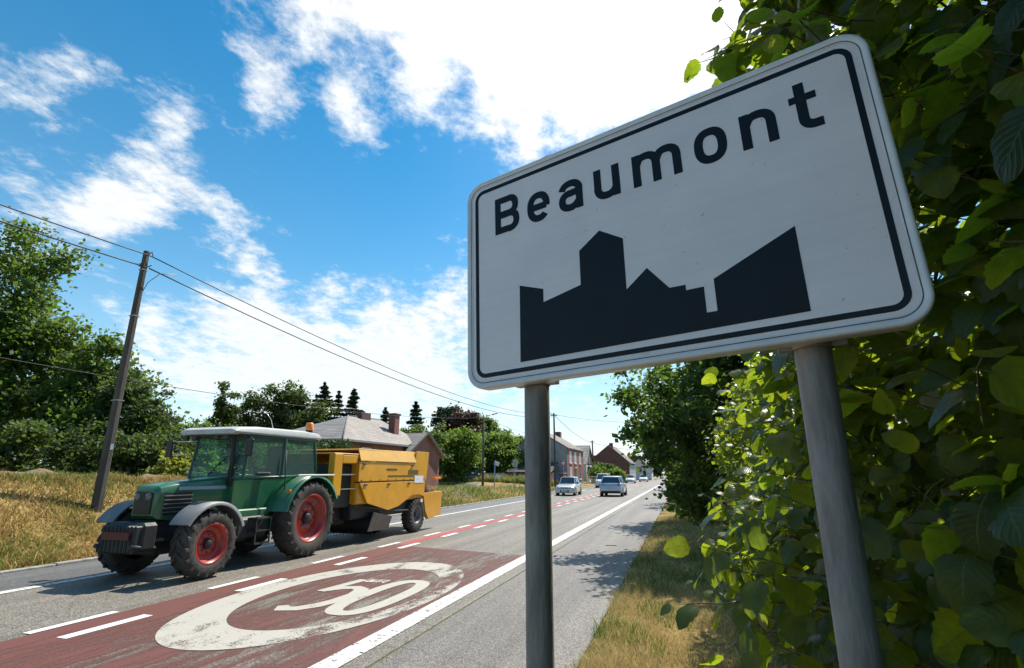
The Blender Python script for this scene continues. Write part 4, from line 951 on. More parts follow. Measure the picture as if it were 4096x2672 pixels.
T('clipped dark green topiary crown behind the baler', (-19.2, 26.3), [(0, 0, 2.15, 1.15, 1.15, .55), (0, 0, 1.4, .5, .5, .8)], M_hedge, 51, n=8000, size=.10, trunk_r=.08, clumps=160, csz=.5, cat='tree', name='clipped_tree', up=.3)

# ------------------------------------------------------------------ tractor
M_tyre = mat('tyre_rubber', (.022, .021, .020), .82, var=.35, scale=9, var2=(.05, .045, .038), bump=.3, bscale=60)
M_redrim = mat('red_wheel_paint', (.42, .022, .014), .38, var=.25, scale=6, coat=.2)
M_tgreen = mat('tractor_green_paint', (.020, .135, .060), .28, var=.18, scale=3, coat=.35)
M_tdark = mat('dark_chassis_metal', (.022, .024, .026), .55, var=.4, scale=8, bump=.2)
M_tgrey = mat('grey_plastic_fender', (.16, .17, .18), .5, var=.25, scale=6)
M_twhite = mat('white_cab_roof', (.50, .51, .48), .42, var=.15, scale=4)
M_tglass = glass_mat('teal_cab_glass', (.78, .97, .93), .16)
M_amber = mat('amber_plastic', (.85, .24, .01), .22, coat=.4)
M_chrome = mat('bright_steel', (.62, .63, .64), .28, metal=.9)
M_blackp = mat('black_plastic', (.012, .012, .013), .5)
M_redlamp = mat('red_lamp', (.45, .015, .01), .25, coat=.4)
for _m in (M_tgreen, M_tyre, M_tgrey, M_redrim): dusty(_m, (.17, .14, .10), .34)
M_decal = mat('pale_decal_stripe', (.28, .34, .42), .4)
def ag_wheel(parent, name, c, r, w, side, rim_r, lugs=20, rimm=None, disc=None):
    """side +1 faces +x. tyre, lugs, rim and hub"""
    e = bpy.data.objects.new(name, None); col.objects.link(e); e.parent = parent; e.location = c
    hw = w/2; prof = [(rim_r, -hw*.80), (rim_r+.03, -hw*.92), (rim_r+(r-rim_r)*.55, -hw*1.0), (r-.075, -hw*.93), (r-.035, -hw*.72), (r-.03, 0), (r-.035, hw*.72), (r-.075, hw*.93), (rim_r+(r-rim_r)*.55, hw*1.0), (rim_r+.03, hw*.92), (rim_r, hw*.80)]
    mb = MB().lathe(prof, (0, 0, 0), 'x', 40)
    for i in range(lugs):
        for sg in (-1, 1):
            a0 = 2*PI*(i+(.5 if sg > 0 else 0))/lugs; vs = []
            for (t, x, rr) in ((0, .02, r), (.5, hw*.55, r), (1, hw*.98, r-.045), (1.12, hw*1.0, r-.13)):
                a = a0+sg*0+t*.23*(1.0 if r > .7 else 1.2)
                for da, dr in ((-.032/r*1, -.05), (-.022/r, 0), (.022/r, 0), (.032/r, -.05)):
                    vs.append((sg*x, (rr+dr)*math.cos(a+da), (rr+dr)*math.sin(a+da)))
            fs = [(k*4+j, k*4+j+1, (k+1)*4+j+1, (k+1)*4+j) for k in range(3) for j in range(3)]+[(0, 1, 2, 3), (12, 13, 14, 15)]
            mb.add(vs, fs)
    mb.build('tyre', M_tyre, e)
    s = side; rp = [(rim_r+.012, s*hw*.80), (rim_r+.03, s*hw*.90), (rim_r-.01, s*hw*.86), (rim_r-.03, s*hw*.45), (rim_r-.06, s*hw*.25), (rim_r*.62, s*hw*.12), (rim_r*.56, s*hw*.32), (rim_r*.36, s*hw*.36), (rim_r*.33, s*hw*.25), (.002, s*hw*.25)]
    MB().lathe(rp, (0, 0, 0), 'x', 40).build('rim', rimm or M_redrim, e)
    hb = MB().lathe([(rim_r*.24, s*hw*.2), (rim_r*.24, s*hw*.50), (rim_r*.17, s*hw*.62), (.002, s*hw*.62)], (0, 0, 0), 'x', 20)
    for i in range(8):
        a = 2*PI*i/8; hb.tube([(s*hw*.24, rim_r*.45*math.cos(a), rim_r*.45*math.sin(a)), (s*hw*.42, rim_r*.45*math.cos(a), rim_r*.45*math.sin(a))], .017, 6)
    hb.build('hub', disc or M_tdark, e)
    return e
TR = thing('tractor', 'green tractor with red wheels and white cab roof driving towards the camera', 'tractor', (-9.12, 9.3, 0))
# y: front axle at -1.45, rear axle at +1.2
for s in (-1, 1):
    ag_wheel(TR, 'rear_wheel', (s*.83, 1.2, .82), .82, .50, s, .50, 22)
    ag_wheel(TR, 'front_wheel', (s*.86, -1.45, .585), .585, .40, s, .33, 18)
ch = MB(); ch.box(-.26, .26, -2.0, 1.5, .62, 1.0, .03); ch.box(-.20, .20, -1.9, .2, .40, .64, .03); ch.box(-.34, .34, .2, 1.6, .55, 1.15, .05); ch.lathe([(.14, -.62), (.18, -.5), (.24, -.3), (.26, 0), (.24, .3), (.18, .5), (.14, .62)], (0, 1.2, .82), 'x', 20)
ch.lathe([(.09, -.7), (.10, -.3), (.16, 0), (.10, .3), (.09, .7)], (0, -1.45, .585), 'x', 16); ch.build('chassis', M_tdark, TR)
# bonnet: lofted shell
def loft(mb, secs, smooth=True, caps=True):
    n = len(secs[0]); vs = [p for s in secs for p in s]; fs = []
    for i in range(len(secs)-1):
        for j in range(n): k = (j+1) % n; fs.append((i*n+j, i*n+k, (i+1)*n+k, (i+1)*n+j))
    mb.add(vs, fs, smooth)
    if caps: mb.add(secs[0], [tuple(range(n))]); mb.add(secs[-1], [tuple(range(n))])
    return mb
def hsec(y, w, z0, z1, r=.07):
    return [(-w, y, z0), (-w, y, z1-r*1.6), (-w+r*.35, y, z1-r*.5), (-w+r*1.3, y, z1), (w-r*1.3, y, z1), (w-r*.35, y, z1-r*.5), (w, y, z1-r*1.6), (w, y, z0)]
bn = MB(); loft(bn, [hsec(-2.06, .24, 1.08, 1.52), hsec(-2.00, .30, 1.02, 1.58), hsec(-1.75, .33, .98, 1.63), hsec(-1.2, .345, .98, 1.68), hsec(-.55, .36, .98, 1.735)]); bn.build('bonnet', M_tgreen, TR, bevel=.006)
for s in (-1, 1):
    MB().box(s*.352-.006, s*.352+.006, -1.70, -.62, 1.50, 1.56).build('bonnet_stripe', M_decal, TR)
    gb = MB().box(s*.335-.010, s*.335+.010, -1.93, -1.40, 1.08, 1.46); gb.build('side_grille', M_blackp, TR)
    for z in (1.13, 1.20, 1.27, 1.34, 1.41): MB().box(s*.352-.012, s*.352+.006, -1.95, -1.38, z-.006, z+.006).build('grille_slat', M_chrome, TR)
MB().box(-.20, .20, -2.085, -2.05, 1.10, 1.48, .01).build('front_grille', M_blackp, TR)
for s in (-1, 1): MB().lathe([(.002, -.03), (.06, -.025), (.065, 0)], (s*.13, -2.08, 1.40), 'y', 14).build('headlamp', glass_mat('lamp_glass', (.8, .85, .9), .7) if s < 0 else bpy.data.materials['lamp_glass'], TR)
# lower side panels, tank, steps
sp = MB()
for s in (-1, 1): sp.prism([(-.9, 1.0), (.30, 1.0), (.30, .98), (.12, .78), (-.7, .72)], 'x', s*.30, s*.40)
sp.build('side_panel', M_tgreen, TR, bevel=.01)
for s in (-1, 1): MB().box(.40 if s > 0 else -.70, .70 if s > 0 else -.40, -.60, .25, .50, .95, .06).build('fuel_tank', M_tdark, TR)
stp = MB(); 
for z in (.42, .66, .90): stp.box(.68, .92, -.30, .10, z, z+.03); stp.box(-.92, -.68, -.30, .10, z, z+.03)
for s in (-1, 1): stp.box(s*.90-.01, s*.90+.01, -.31, -.28, .42, .95); stp.box(s*.90-.01, s*.90+.01, .08, .11, .42, .95)
stp.build('steps', M_tdark, TR)
# front weight and linkage
fw = MB(); fw.box(-.42, .42, -2.32, -2.02, .52, .98, .05)
for i in range(9): fw.box(-.40+.09*i, -.33+.09*i, -2.42, -2.28, .50, .94, .02)
for s in (-1, 1): fw.tube([(s*.36, -2.0, .55), (s*.40, -2.48, .62)], .035, 8)
fw.build('front_weights', M_tdark, TR)
MB().box(-.30, .30, -2.46, -2.43, .72, .84).build('weight_reflector', mat('dull_red_panel', (.09, .012, .012), .5), TR)
# fenders
def arc_shell(mb, cx0, cx1, cy, cz, r, a0, a1, t=.03, n=14, lip=.06):
    vs = []
    for i in range(n+1):
        a = R(a0+(a1-a0)*i/n); c, s = math.cos(a), math.sin(a)
        vs += [(cx0, cy+r*c, cz+r*s), (cx1, cy+r*c, cz+r*s), (cx1, cy+(r-lip)*c, cz+(r-lip)*s), (cx1, cy+(r-lip)*c, cz+(r-lip)*s), (cx1-.0, cy+(r-t)*c, cz+(r-t)*s), (cx0, cy+(r-t)*c, cz+(r-t)*s)]
    fs = []
    for i in range(n):
        for (j, k) in ((0, 1), (1, 2), (4, 5)): fs.append((i*6+j, i*6+k, (i+1)*6+k, (i+1)*6+j))
    mb.add(vs, fs, True)
for s in (-1, 1):
    f = MB(); arc_shell(f, s*.66, s*1.08, -1.45, .60, .70, 20, 150); f.build('front_fender', M_tgrey, TR)
    f = MB(); arc_shell(f, s*.50, s*1.10, 1.2, .82, .93, 25, 168, lip=.05)
    f.prism([(1.2+.93*math.cos(R(a)), .82+.93*math.sin(R(a))) for a in range(25, 169, 11)]+[(.30, .70), (.5, .62), (1.9, .62)], 'x', s*.50, s*.53); f.build('rear_fender', M_tgreen, TR)
    MB().box(s*1.09-.02, s*1.09+.02, .55, 1.85, 1.735, 1.775, .01).build('fender_edge_strip', M_twhite, TR)
    MB().box(s*1.02-.05, s*1.02+.05, .38, .43, 1.40, 1.46, .01).build('indicator_lamp', M_amber, TR)
# cab
cy0, cy1, zc, zr = -.62, 1.72, 1.06, 2.56
cb = MB(); cb.box(-.62, .62, -.58, .35, .92, 1.10, .03); cb.prism([(-.60, 1.06), (-.60, 1.66), (.20, 1.66), (.30, 1.75), (1.68, 1.75), (1.68, 1.06)], 'x', -.50, .50); 
cb.build('cab_lower_body', M_tgreen, TR, bevel=.01)
pil = MB()
P4 = {'a': ((-.60, 1.68), (-.50, 2.55)), 'b': ((.48, 1.72), (.52, 2.55)), 'c': ((1.66, 1.75), (1.52, 2.55))}
for s in (-1, 1):
    for k, ((y0, z0), (y1, z1)) in P4.items():
        pil.tube([(s*.70, y0, z0), (s*.68, y1, z1)], .034 if k != 'b' else .045, 6, smooth=False)
    pil.tube([(s*.70, -.60, 1.70), (s*.72, .48, 1.72), (s*.70, 1.66, 1.76)], .032, 6); pil.tube([(s*.68, -.50, 2.55), (s*.68, 1.52, 2.55)], .034, 6)
for (y, z) in ((-.60, 1.70), (-.50, 2.55), (1.66, 1.76), (1.52, 2.55)): pil.tube([(-.70, y, z), (.70, y, z)], .032, 6)
pil.build('cab_frame', mat('dark_green_frame', (.012, .06, .035), .4), TR)
def quadm(name, pts, m, parent, t=.006, nrm=(1, 0, 0)):
    a = [Vector(p) for p in pts]; nn = (a[1]-a[0]).cross(a[2]-a[0]).normalized()*t; k = len(a)
    return MB().add(a+[p+nn for p in a], [tuple(range(k)), tuple(range(k, 2*k))]+[(i, (i+1) % k, k+(i+1) % k, k+i) for i in range(k)]).build(name, m, parent)
for s in (-1, 1):
    quadm('door_window', [(s*.705, -.57, 1.73), (s*.715, .44, 1.75), (s*.69, .47, 2.52), (s*.685, -.48, 2.52)], M_tglass, TR)
    quadm('side_window', [(s*.715, .52, 1.75), (s*.705, 1.62, 1.79), (s*.685, 1.49, 2.52), (s*.69, .56, 2.52)], M_tglass, TR)
    MB().box(s*.725-.012, s*.725+.012, -.25, .12, 1.80, 1.82).build('door_handle_rail', M_chrome, TR)
quadm('windscreen', [(-.67, -.61, 1.73), (.67, -.61, 1.73), (.65, -.51, 2.52), (-.65, -.51, 2.52)], M_tglass, TR)
quadm('rear_window', [(-.67, 1.67, 1.79), (.67, 1.67, 1.79), (.65, 1.53, 2.52), (-.65, 1.53, 2.52)], M_tglass, TR)
rf = MB(); loft(rf, [[(-.66, y, z0), (-.74, y, z0+.05), (-.72, y, z1-.03), (-.60, y, z1), (.60, y, z1), (.72, y, z1-.03), (.74, y, z0+.05), (.66, y, z0)] for (y, z0, z1) in ((-.95, 2.57, 2.66), (-.85, 2.56, 2.71), (-.3, 2.56, 2.75), (1.2, 2.56, 2.77), (1.62, 2.57, 2.74), (1.72, 2.58, 2.68))]); rf.build('cab_roof', M_twhite, TR, bevel=.008)
MB().box(-.69, .69, -.82, 1.66, 2.535, 2.575, .01).build('roof_lining', M_blackp, TR)
it = MB(); it.box(-.27, .27, .62, 1.1, 1.75, 1.90, .05); it.box(-.26, .26, 1.05, 1.2, 1.85, 2.42, .05); it.box(-.1, .1, .7, 1.0, 1.6, 1.78); it.build('driver_seat', M_blackp, TR)
sw = MB(); sw.tube([(0, -.35, 1.6), (0, -.05, 1.92)], .035, 8); 
ring = [(.19*math.cos(2*PI*i/20), -.05+.19*math.sin(2*PI*i/20)*.75, 1.94+.19*math.sin(2*PI*i/20)*.66) for i in range(21)]; sw.tube(ring, .016, 6); sw.box(-.35, .35, -.5, -.28, 1.6, 1.80, .04); sw.build('steering_wheel', M_blackp, TR)
for s in (-1, 1):
    e = MB().tube([(s*.70, -.52, 2.44), (s*1.02, -.86, 2.44)], .012, 6).tube([(s*.70, -.55, 2.15), (s*1.02, -.86, 2.18)], .012, 6).build('mirror_arm', M_chrome, TR)
    MB().box(s*1.03-.09, s*1.03+.09, -.90, -.85, 2.12, 2.46, .02).build('mirror', M_blackp, e)
b_ = MB().lathe([(.002, .19), (.065, .185), (.088, .16), (.094, .0)], (0, 0, 0), 'z', 18).build('beacon', M_amber, TR); b_.location = (.58, 1.42, 2.80)
MB().lathe([(.075, 0), (.08, .0), (.08, .035), (.0, .04)], (.58, 1.42, 2.765), 'z', 18).build('beacon_base', M_blackp, TR)
MB().tube([(.50, .30, 2.76), (.46, .26, 2.95), (.40, .12, 3.14)], [.009, .007, .004], 6).build('aerial', M_chrome, TR)
MB().tube([(.40, -.62, 1.55), (.41, -.63, 2.1), (.41, -.66, 2.50), (.43, -.74, 2.60)], .045, 10).build('exhaust_pipe', M_tdark, TR)
lk = MB(); lk.box(-.10, .10, 1.5, 1.95, .42, .56, .01)
for s in (-1, 1): lk.tube([(s*.3, 1.5, .62), (s*.42, 2.15, .55)], .03, 8); lk.tube([(s*.34, 1.55, 1.1), (s*.40, 2.05, .58)], .022, 8)
lk.build('rear_linkage', M_tdark, TR)

# ------------------------------------------------------------------ baler
M_yel = mat('baler_yellow_paint', (.74, .345, .008), .34, var=.14, scale=2.2, coat=.25)
M_yel2 = mat('sunlit_yellow_lid', (.78, .42, .06), .42, var=.12, scale=2.5, coat=.2)  # lighter copy of the baler yellow, sunlight on the top panels painted in
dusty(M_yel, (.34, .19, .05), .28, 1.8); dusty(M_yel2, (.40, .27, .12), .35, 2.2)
BA = thing('baler', 'yellow square baler with dark running gear towed behind the green tractor', 'baler', (-9.12, 14.0, 0))
# y local from -3.0 (drawbar) to +3.6
bd = MB()
# main shroud: side panels with a sloped lower skirt, bowed outwards a little
for s in (-1, 1):
    x0, x1 = s*.98, s*1.03
    bd.prism([(-1.72, 1.585), (2.2, 1.60), (2.35, 2.48), (1.45, 2.48), (1.38, 2.10), (-1.72, 2.10)], 'x', x0, x1)
bd.box(-.97, .97, -1.70, 2.2, 1.0, 2.08, .03)
bd.build('main_body', M_yel, BA, bevel=.008)
for s in (-1, 1):
    MB().prism([(-1.66, 1.545), (2.10, 1.565), (2.08, 1.16), (1.22, 1.13), (.45, .86), (-.15, .78), (-1.25, 1.02)], 'x', s*.99, s*1.04).build('lower_skirt', M_yel, BA, bevel=.008)
    MB().box(s*.94-.05, s*.94+.05, -1.70, 2.10, 1.548, 1.583).build('panel_gap', M_blackp, BA)
    # upper lid panel leans inwards, its lit look put into the paler yellow
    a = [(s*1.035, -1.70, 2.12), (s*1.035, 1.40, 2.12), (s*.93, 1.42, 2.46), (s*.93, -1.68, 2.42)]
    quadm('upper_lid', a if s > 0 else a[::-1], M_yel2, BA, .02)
    for (y0, y1, z0, z1) in ((-.25, 1.35, 1.70, 1.74), (.95, 1.6, 1.77, 1.90), (-.35, .25, 1.88, 1.93)):
        MB().box(s*1.034-.003, s*1.034+.003, y0, y1, z0, z1).build('decal', mat('dark_decal', (.10, .07, .02), .5) if s < 0 and y0 == -.25 else bpy.data.materials['dark_decal'], BA)
    MB().box(s*1.045-.004, s*1.045+.004, 1.35, 1.95, 1.50, 1.72).build('white_notice_plate', mat('notice_white', (.72, .72, .76), .5) if s < 0 else bpy.data.materials['notice_white'], BA)
    # front frame: post and beam round a dark opening
    MB().box(s*.90-.09, s*.90+.09, -2.75, -2.40, 1.25, 2.28, .02).build('front_post', M_yel, BA)
    MB().box(s*.90-.08, s*.90+.08, -2.40, -1.72, 2.04, 2.26, .02).build('front_beam', M_yel, BA)
    MB().box(s*.93-.02, s*.93+.03, -2.38, -1.75, 1.75, 1.78).build('guard_rail', M_chrome, BA); MB().box(s*.93-.02, s*.93+.03, -2.38, -1.75, 1.40, 1.42).build('guard_rail', M_chrome, BA)
    # rear yellow side box
    MB().prism([(1.55, 1.16), (3.45, 1.20), (3.40, .42), (2.45, .34), (2.20, .62), (2.05, 1.08)], 'x', s*.92, s*1.04).build('rear_side_guard', M_yel, BA, bevel=.01)
    MB().box(s*.98-.06, s*.98+.06, 2.85, 3.35, 1.60, 1.67, .01).build('amber_marker_bar', M_amber, BA)
    MB().box(s*1.0-.05, s*1.0+.05, 2.3, 2.9, 1.26, 1.30, .01).build('tail_lamp', M_redlamp, BA)
    ag_wheel(BA, 'baler_wheel', (s*.86, 1.72, .53), .53, .34, s, .27, 24, mat('grey_rim_paint', (.16, .16, .17), .5, var=.3) if s < 0 else bpy.data.materials['grey_rim_paint'])
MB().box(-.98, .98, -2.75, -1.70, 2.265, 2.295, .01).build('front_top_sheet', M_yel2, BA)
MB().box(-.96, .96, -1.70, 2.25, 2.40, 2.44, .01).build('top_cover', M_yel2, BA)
dk = MB(); dk.box(-.80, .80, -2.70, -1.70, .95, 2.02, .03); dk.box(-.85, .85, -1.7, 2.4, .62, 1.05, .04); dk.box(-.55, .55, -2.9, -1.7, .60, 1.0, .03); dk.box(-.5, .5, 2.0, 3.0, .75, 1.5, .03)
dk.build('inner_mechanism', M_tdark, BA)
dw = MB(); dw.prism([(-.10, -3.35), (.10, -3.35), (.45, -1.4), (-.45, -1.4)], 'z', .50, .62); dw.tube([(0, -3.3, .72), (0, -2.0, 1.05)], .06, 10); dw.build('drawbar', M_tdark, BA)
pk = MB(); pk.lathe([(.30, -.95), (.30, .95)], (0, -.55, .46), 'x', 20); 
for i in range(12):
    for j in range(9):
        a = 2*PI*i/12; x = -.88+.22*j; pk.tube([(x, -.55+.30*math.cos(a), .46+.30*math.sin(a)), (x, -.55+.40*math.cos(a+.2), .46+.40*math.sin(a+.2))], .006, 3)
pk.build('pickup_reel', M_tdark, BA)
for s in (-1, 1):
    quadm('pickup_side_plate', [(s*1.02, -1.15, .30), (s*1.02, -.10, .26), (s*1.02, .10, .60), (s*1.02, -.9, .78)], mat('worn_steel_plate', (.11, .10, .09), .45, metal=.6, var=.4) if s < 0 else bpy.data.materials['worn_steel_plate'], BA, .02)
MB().lathe([(.17, -.35), (.19, -.3), (.19, .3), (.17, .35), (.0, .35)], (.72, -2.95, 1.18), 'y', 18).build('oil_reservoir', M_tgrey, BA)
chu = MB()
for s in (-1, 1): chu.prism([(2.2, 1.95), (2.5, 1.98), (3.55, 1.15), (3.5, .75), (2.2, .75)], 'x', s*.46, s*.50)
for i in range(7):
    t = i/6; chu.box(-.52, .52, 2.35+1.1*t-.04, 2.35+1.1*t+.04, 1.90-.85*t, 1.96-.85*t, .005)
for i in range(4): chu.tube([(-.55, 2.5+.25*i, .9), (-.55, 2.45+.25*i, 1.85-.2*i)], .02, 6); chu.tube([(.55, 2.5+.25*i, .9), (.55, 2.45+.25*i, 1.85-.2*i)], .02, 6)
chu.build('bale_chute', mat('dusty_dark_metal', (.09, .075, .055), .6, var=.5, scale=7), BA)
MB().box(-.45, .45, 2.2, 3.7, .80, 1.15, .03).build('straw_bale_end', mat('straw', (.34, .25, .11), .9, var=.6, scale=30, bump=.8, bscale=60), BA)
jk = MB(); jk.tube([(.35, -2.6, .15), (.35, -2.6, 1.0)], .04, 8); jk.box(.22, .48, -2.7, -2.5, .12, .15); jk.build('parking_jack', M_tdark, BA)

for s in (-1, 1):
    for (y, z) in ((-1.4, 1.50), (-.2, 1.50), (1.0, 1.50), (-1.5, 2.04), (1.2, 2.04)): MB().box(s*1.05-.012, s*1.05+.016, y-.07, y+.07, z-.02, z+.02, .006).build('latch', M_tdark, BA)
    for (y, z) in ((1.9, .95),): MB().box(s*1.045-.004, s*1.045+.004, y-.07, y+.07, z-.05, z+.05).build('warning_label', bpy.data.materials['notice_white'] if z < 1.2 else M_amber, BA)
    bo = MB()
    for i in range(9):
        y = -1.6+.45*i; bo.tube([(s*1.03, y, 1.615), (s*1.052, y, 1.615)], .014, 6)
    bo.build('bolts', M_tdark, BA, kind='stuff')
    MB().tube([(s*.95, -1.7, .95), (s*1.0, -.9, .88), (s*1.0, .3, .74), (s*.95, 1.2, .70)], .022, 6).build('frame_rail', M_tdark, BA)
for i, x in enumerate((-.16, -.05, .06, .17)):
    MB().tube([(x, -3.5, 1.25), (x+.03, -3.1, .98), (x, -2.8, 1.02), (x*1.3, -2.3, 1.25)], .015, 6).build('hydraulic_hose', M_blackp, BA)
for s in (-1, 1):
    for x in (.28, .52): MB().box(s*x-.06, s*x+.06, -1.0, -.93, 2.44, 2.54, .015).build('work_lamp', M_blackp, TR)
    MB().tube([(s*.74, .50, 1.05), (s*.80, .52, 1.5), (s*.76, .50, 2.3)], .012, 6).build('grab_rail', M_blackp, TR)
wp = MB().tube([(-.2, -.615, 1.76), (.25, -.60, 2.15)], .009, 5).build('wiper', M_blackp, TR)

# ------------------------------------------------------------------ cars
M_cglass = mat('dark_car_glass', (.03, .04, .045), .05, spec=.9, coat=.6)
M_silver = mat('silver_car_paint', (.50, .51, .53), .28, metal=.45, coat=.6)
M_white = mat('white_car_paint', (.74, .75, .77), .25, coat=.6)
M_bluegrey = mat('pale_blue_grey_car_paint', (.42, .50, .60), .28, metal=.3, coat=.6)
M_darkcar = mat('dark_car_paint', (.02, .024, .03), .22, coat=.7)
M_plate = mat('number_plate', (.60, .60, .58), .5, var=.4, scale=40)
M_alloy = mat('alloy_rim', (.38, .39, .40), .35, metal=.7)
M_lamp = mat('clear_lamp', (.62, .66, .70), .12, coat=.6)
def car(label, loc, rot, paint, Lc=3.9, Wc=1.70, Hc=1.50, style='hatch', group=None, detail=True, front_plate=True, name='hatchback_car'):
    """local: front towards -y, origin under the middle"""
    t = thing(name, label, 'car', loc, rot, group); hl = Lc/2; hw = Wc/2
    # stations along the length: y, half width at the shoulder, floor z, bonnet / belt z
    if style == 'hatch': belt = [(-1, .80, .28, .52), (-.985, .90, .24, .62), (-.92, .97, .20, .70), (-.70, 1.0, .19, .82), (-.42, 1.0, .19, .93), (0, 1.0, .19, .96), (.5, 1.0, .19, .99), (.84, .98, .20, 1.02), (.96, .93, .24, .96), (1, .84, .30, .80)]
    elif style == 'suv': belt = [(-1, .82, .34, .62), (-.97, .93, .28, .80), (-.85, .98, .24, .92), (-.45, 1.0, .23, 1.00), (0, 1.0, .23, 1.02), (.5, 1.0, .23, 1.05), (.84, .985, .24, 1.08), (.965, .95, .30, 1.0), (1, .88, .36, .78)]
    else: belt = [(-1, .82, .30, .60), (-.96, .94, .24, .80), (-.8, .99, .22, .98), (-.6, 1.0, .22, 1.10), (0, 1.0, .22, 1.15), (.6, 1.0, .22, 1.15), (.95, .97, .24, 1.12), (1, .90, .34, .9)]
    secs = []
    for (yy, ww, z0, z1) in belt:
        y = yy*hl; w = ww*hw; zm = z0+(z1-z0)*.45
        secs.append([(-w*.90, y, z0), (-w*.99, y, z0+.10), (-w, y, zm), (-w*.985, y, z1-.10), (-w*.93, y, z1-.015), (-w*.6, y, z1+.012), (w*.6, y, z1+.012), (w*.93, y, z1-.015), (w*.985, y, z1-.10), (w, y, zm), (w*.99, y, z0+.10), (w*.90, y, z0)])
    b = MB(); loft(b, secs); b.build('body', paint, t)
    zb_ = belt[4][3]; rx = hw*.74
    gh = {'hatch': (-.40, -.12, .66, .90), 'suv': (-.38, -.08, .66, .93), 'van': (-.72, -.42, .90, .98)}[style]
    y0, y1, y2, y3 = [k*hl for k in gh]
    lo = zb_-.04; lr = belt[-3][3]-.04
    # greenhouse glass
    def gs(y, w, z, zt, wt): return [(-w, y, z), (-wt, y, zt), (wt, y, zt), (w, y, z)]
    g_ = MB(); wb = hw*.935
    vs = [(-wb*.86, y0, lo), (wb*.86, y0, lo), (wb, y1-.08, lo+.02), (wb, y2, lr), (wb*.88, y3, lr), (-wb*.88, y3, lr), (-wb, y2, lr), (-wb, y1-.08, lo+.02),
          (-rx*.90, y1, Hc-.05), (rx*.90, y1, Hc-.05), (rx, y1+.12, Hc-.05), (rx, y2, Hc-.05), (rx*.90, y2+(y3-y2)*.35, Hc-.07), (-rx*.90, y2+(y3-y2)*.35, Hc-.07), (-rx, y2, Hc-.05), (-rx, y1+.12, Hc-.05)]
    g_.add(vs, [(i, (i+1) % 8, 8+(i+1) % 8, 8+i) for i in range(8)]); g_.build('windows', M_cglass, t)
    r_ = MB(); a = 1.02
    lo_ = [(x*a, y, z) for (x, y, z) in vs[8:]]; top = [(x*.86, y*(.94) if abs(y) > .1 else y, Hc) for (x, y, z) in vs[8:]]
    r_.add(lo_+top, [(i, (i+1) % 8, 8+(i+1) % 8, 8+i) for i in range(8)]+[tuple(range(8, 16))], True)
    for (i, j) in ((0, 8), (1, 9), (2, 10), (3, 11), (4, 12), (5, 13), (6, 14), (7, 15)):
        p = Vector(vs[i]); q = Vector(vs[j]); r_.tube([p*1.004, q*1.004], .030, 5, caps=False)
    for (sx) in (-1, 1):
        ym = (y1+y2)/2; r_.tube([(sx*wb*1.0, ym, lo), (sx*rx*1.01, ym, Hc-.05)], .035, 5)
    r_.build('roof', paint, t)
    for sx in (-1, 1):
        for yw in (-.62, .64):
            wr = .315 if style == 'hatch' else .345
            w = bpy.data.objects.new('wheel', None); col.objects.link(w); w.parent = t; w.location = (sx*(hw-.10), yw*hl, wr)
            MB().lathe([(wr*.62, -.10), (wr*.96, -.105), (wr, -.07), (wr, .07), (wr*.96, .105), (wr*.62, .10)], (0, 0, 0), 'x', 22).build('tyre', M_tyre, w)
            MB().lathe([(wr*.66, sx*.09), (wr*.60, sx*.07), (wr*.3, sx*.085), (.002, sx*.09)], (0, 0, 0), 'x', 16).build('rim', M_alloy, w)
            arc = MB(); vs2 = []
            MB().lathe([(wr*1.16, sx*.0), (wr*1.14, sx*.108), (wr*.9, sx*.09)], (0, 0, 0), 'x', 22).build('arch_gap', M_blackp, w)
        MB().box(sx*hw*1.07-.09, sx*hw*1.07+.09, y0+.22, y0+.34, lo+.04, lo+.18, .03).build('wing_mirror', M_blackp, t)
        # lamps
        fz = belt[1][3]; yf = -hl*.955
        quadm('headlight', [(sx*hw*.52, -hl*.99-.01, fz-.10), (sx*hw*.90, -hl*.93-.02, fz-.04), (sx*hw*.93, -hl*.84, fz+.10), (sx*hw*.60, -hl*.965-.01, fz+.06)], M_lamp, t, .02 if sx > 0 else -.02)
        rz = belt[-2][3]
        quadm('tail_light', [(sx*hw*.60, hl*.985+.02, rz-.16), (sx*hw*.94, hl*.93+.03, rz-.18), (sx*hw*.95, hl*.92+.03, rz+.0), (sx*hw*.66, hl*.965+.02, rz+.0)], M_redlamp, t, .02)
        MB().tube([(sx*hw*.62, -hl*.985, .40), (sx*hw*.62, -hl*.998, .40)], .06, 10).build('fog_lamp', M_blackp, t)
    MB().box(-hw*.48, hw*.48, -hl*1.004, -hl*.975, .30, .48, .03).build('lower_grille', M_blackp, t)
    MB().box(-hw*.40, hw*.40, -hl*1.003, -hl*.98, .62, .67, .01).build('upper_grille', M_blackp, t)
    MB().box(-.26, .26, -hl*1.016, -hl*1.004, .35, .46).build('front_plate', M_plate, t)
    MB().box(-.26, .26, hl*1.0, hl*1.012, .62 if style != 'hatch' else .55, .73 if style != 'hatch' else .66).build('rear_plate', M_plate, t)
    MB().box(-hw*.86, hw*.86, hl*.96, hl*1.012, .26, .46, .04).build('rear_bumper', M_blackp, t)
    return t
car('silver hatchback with its nose to the camera in the far lane', (-9.25, 45.4, 0), 0, M_silver, 3.65, 1.62, 1.50, 'hatch')
car('pale crossover driving away in the near lane, seen from behind', (-5.45, 45.3, 0), 0, M_bluegrey, 4.15, 1.80, 1.58, 'suv', name='crossover_car')
bpy.data.objects['crossover_car'].rotation_euler[2] = PI

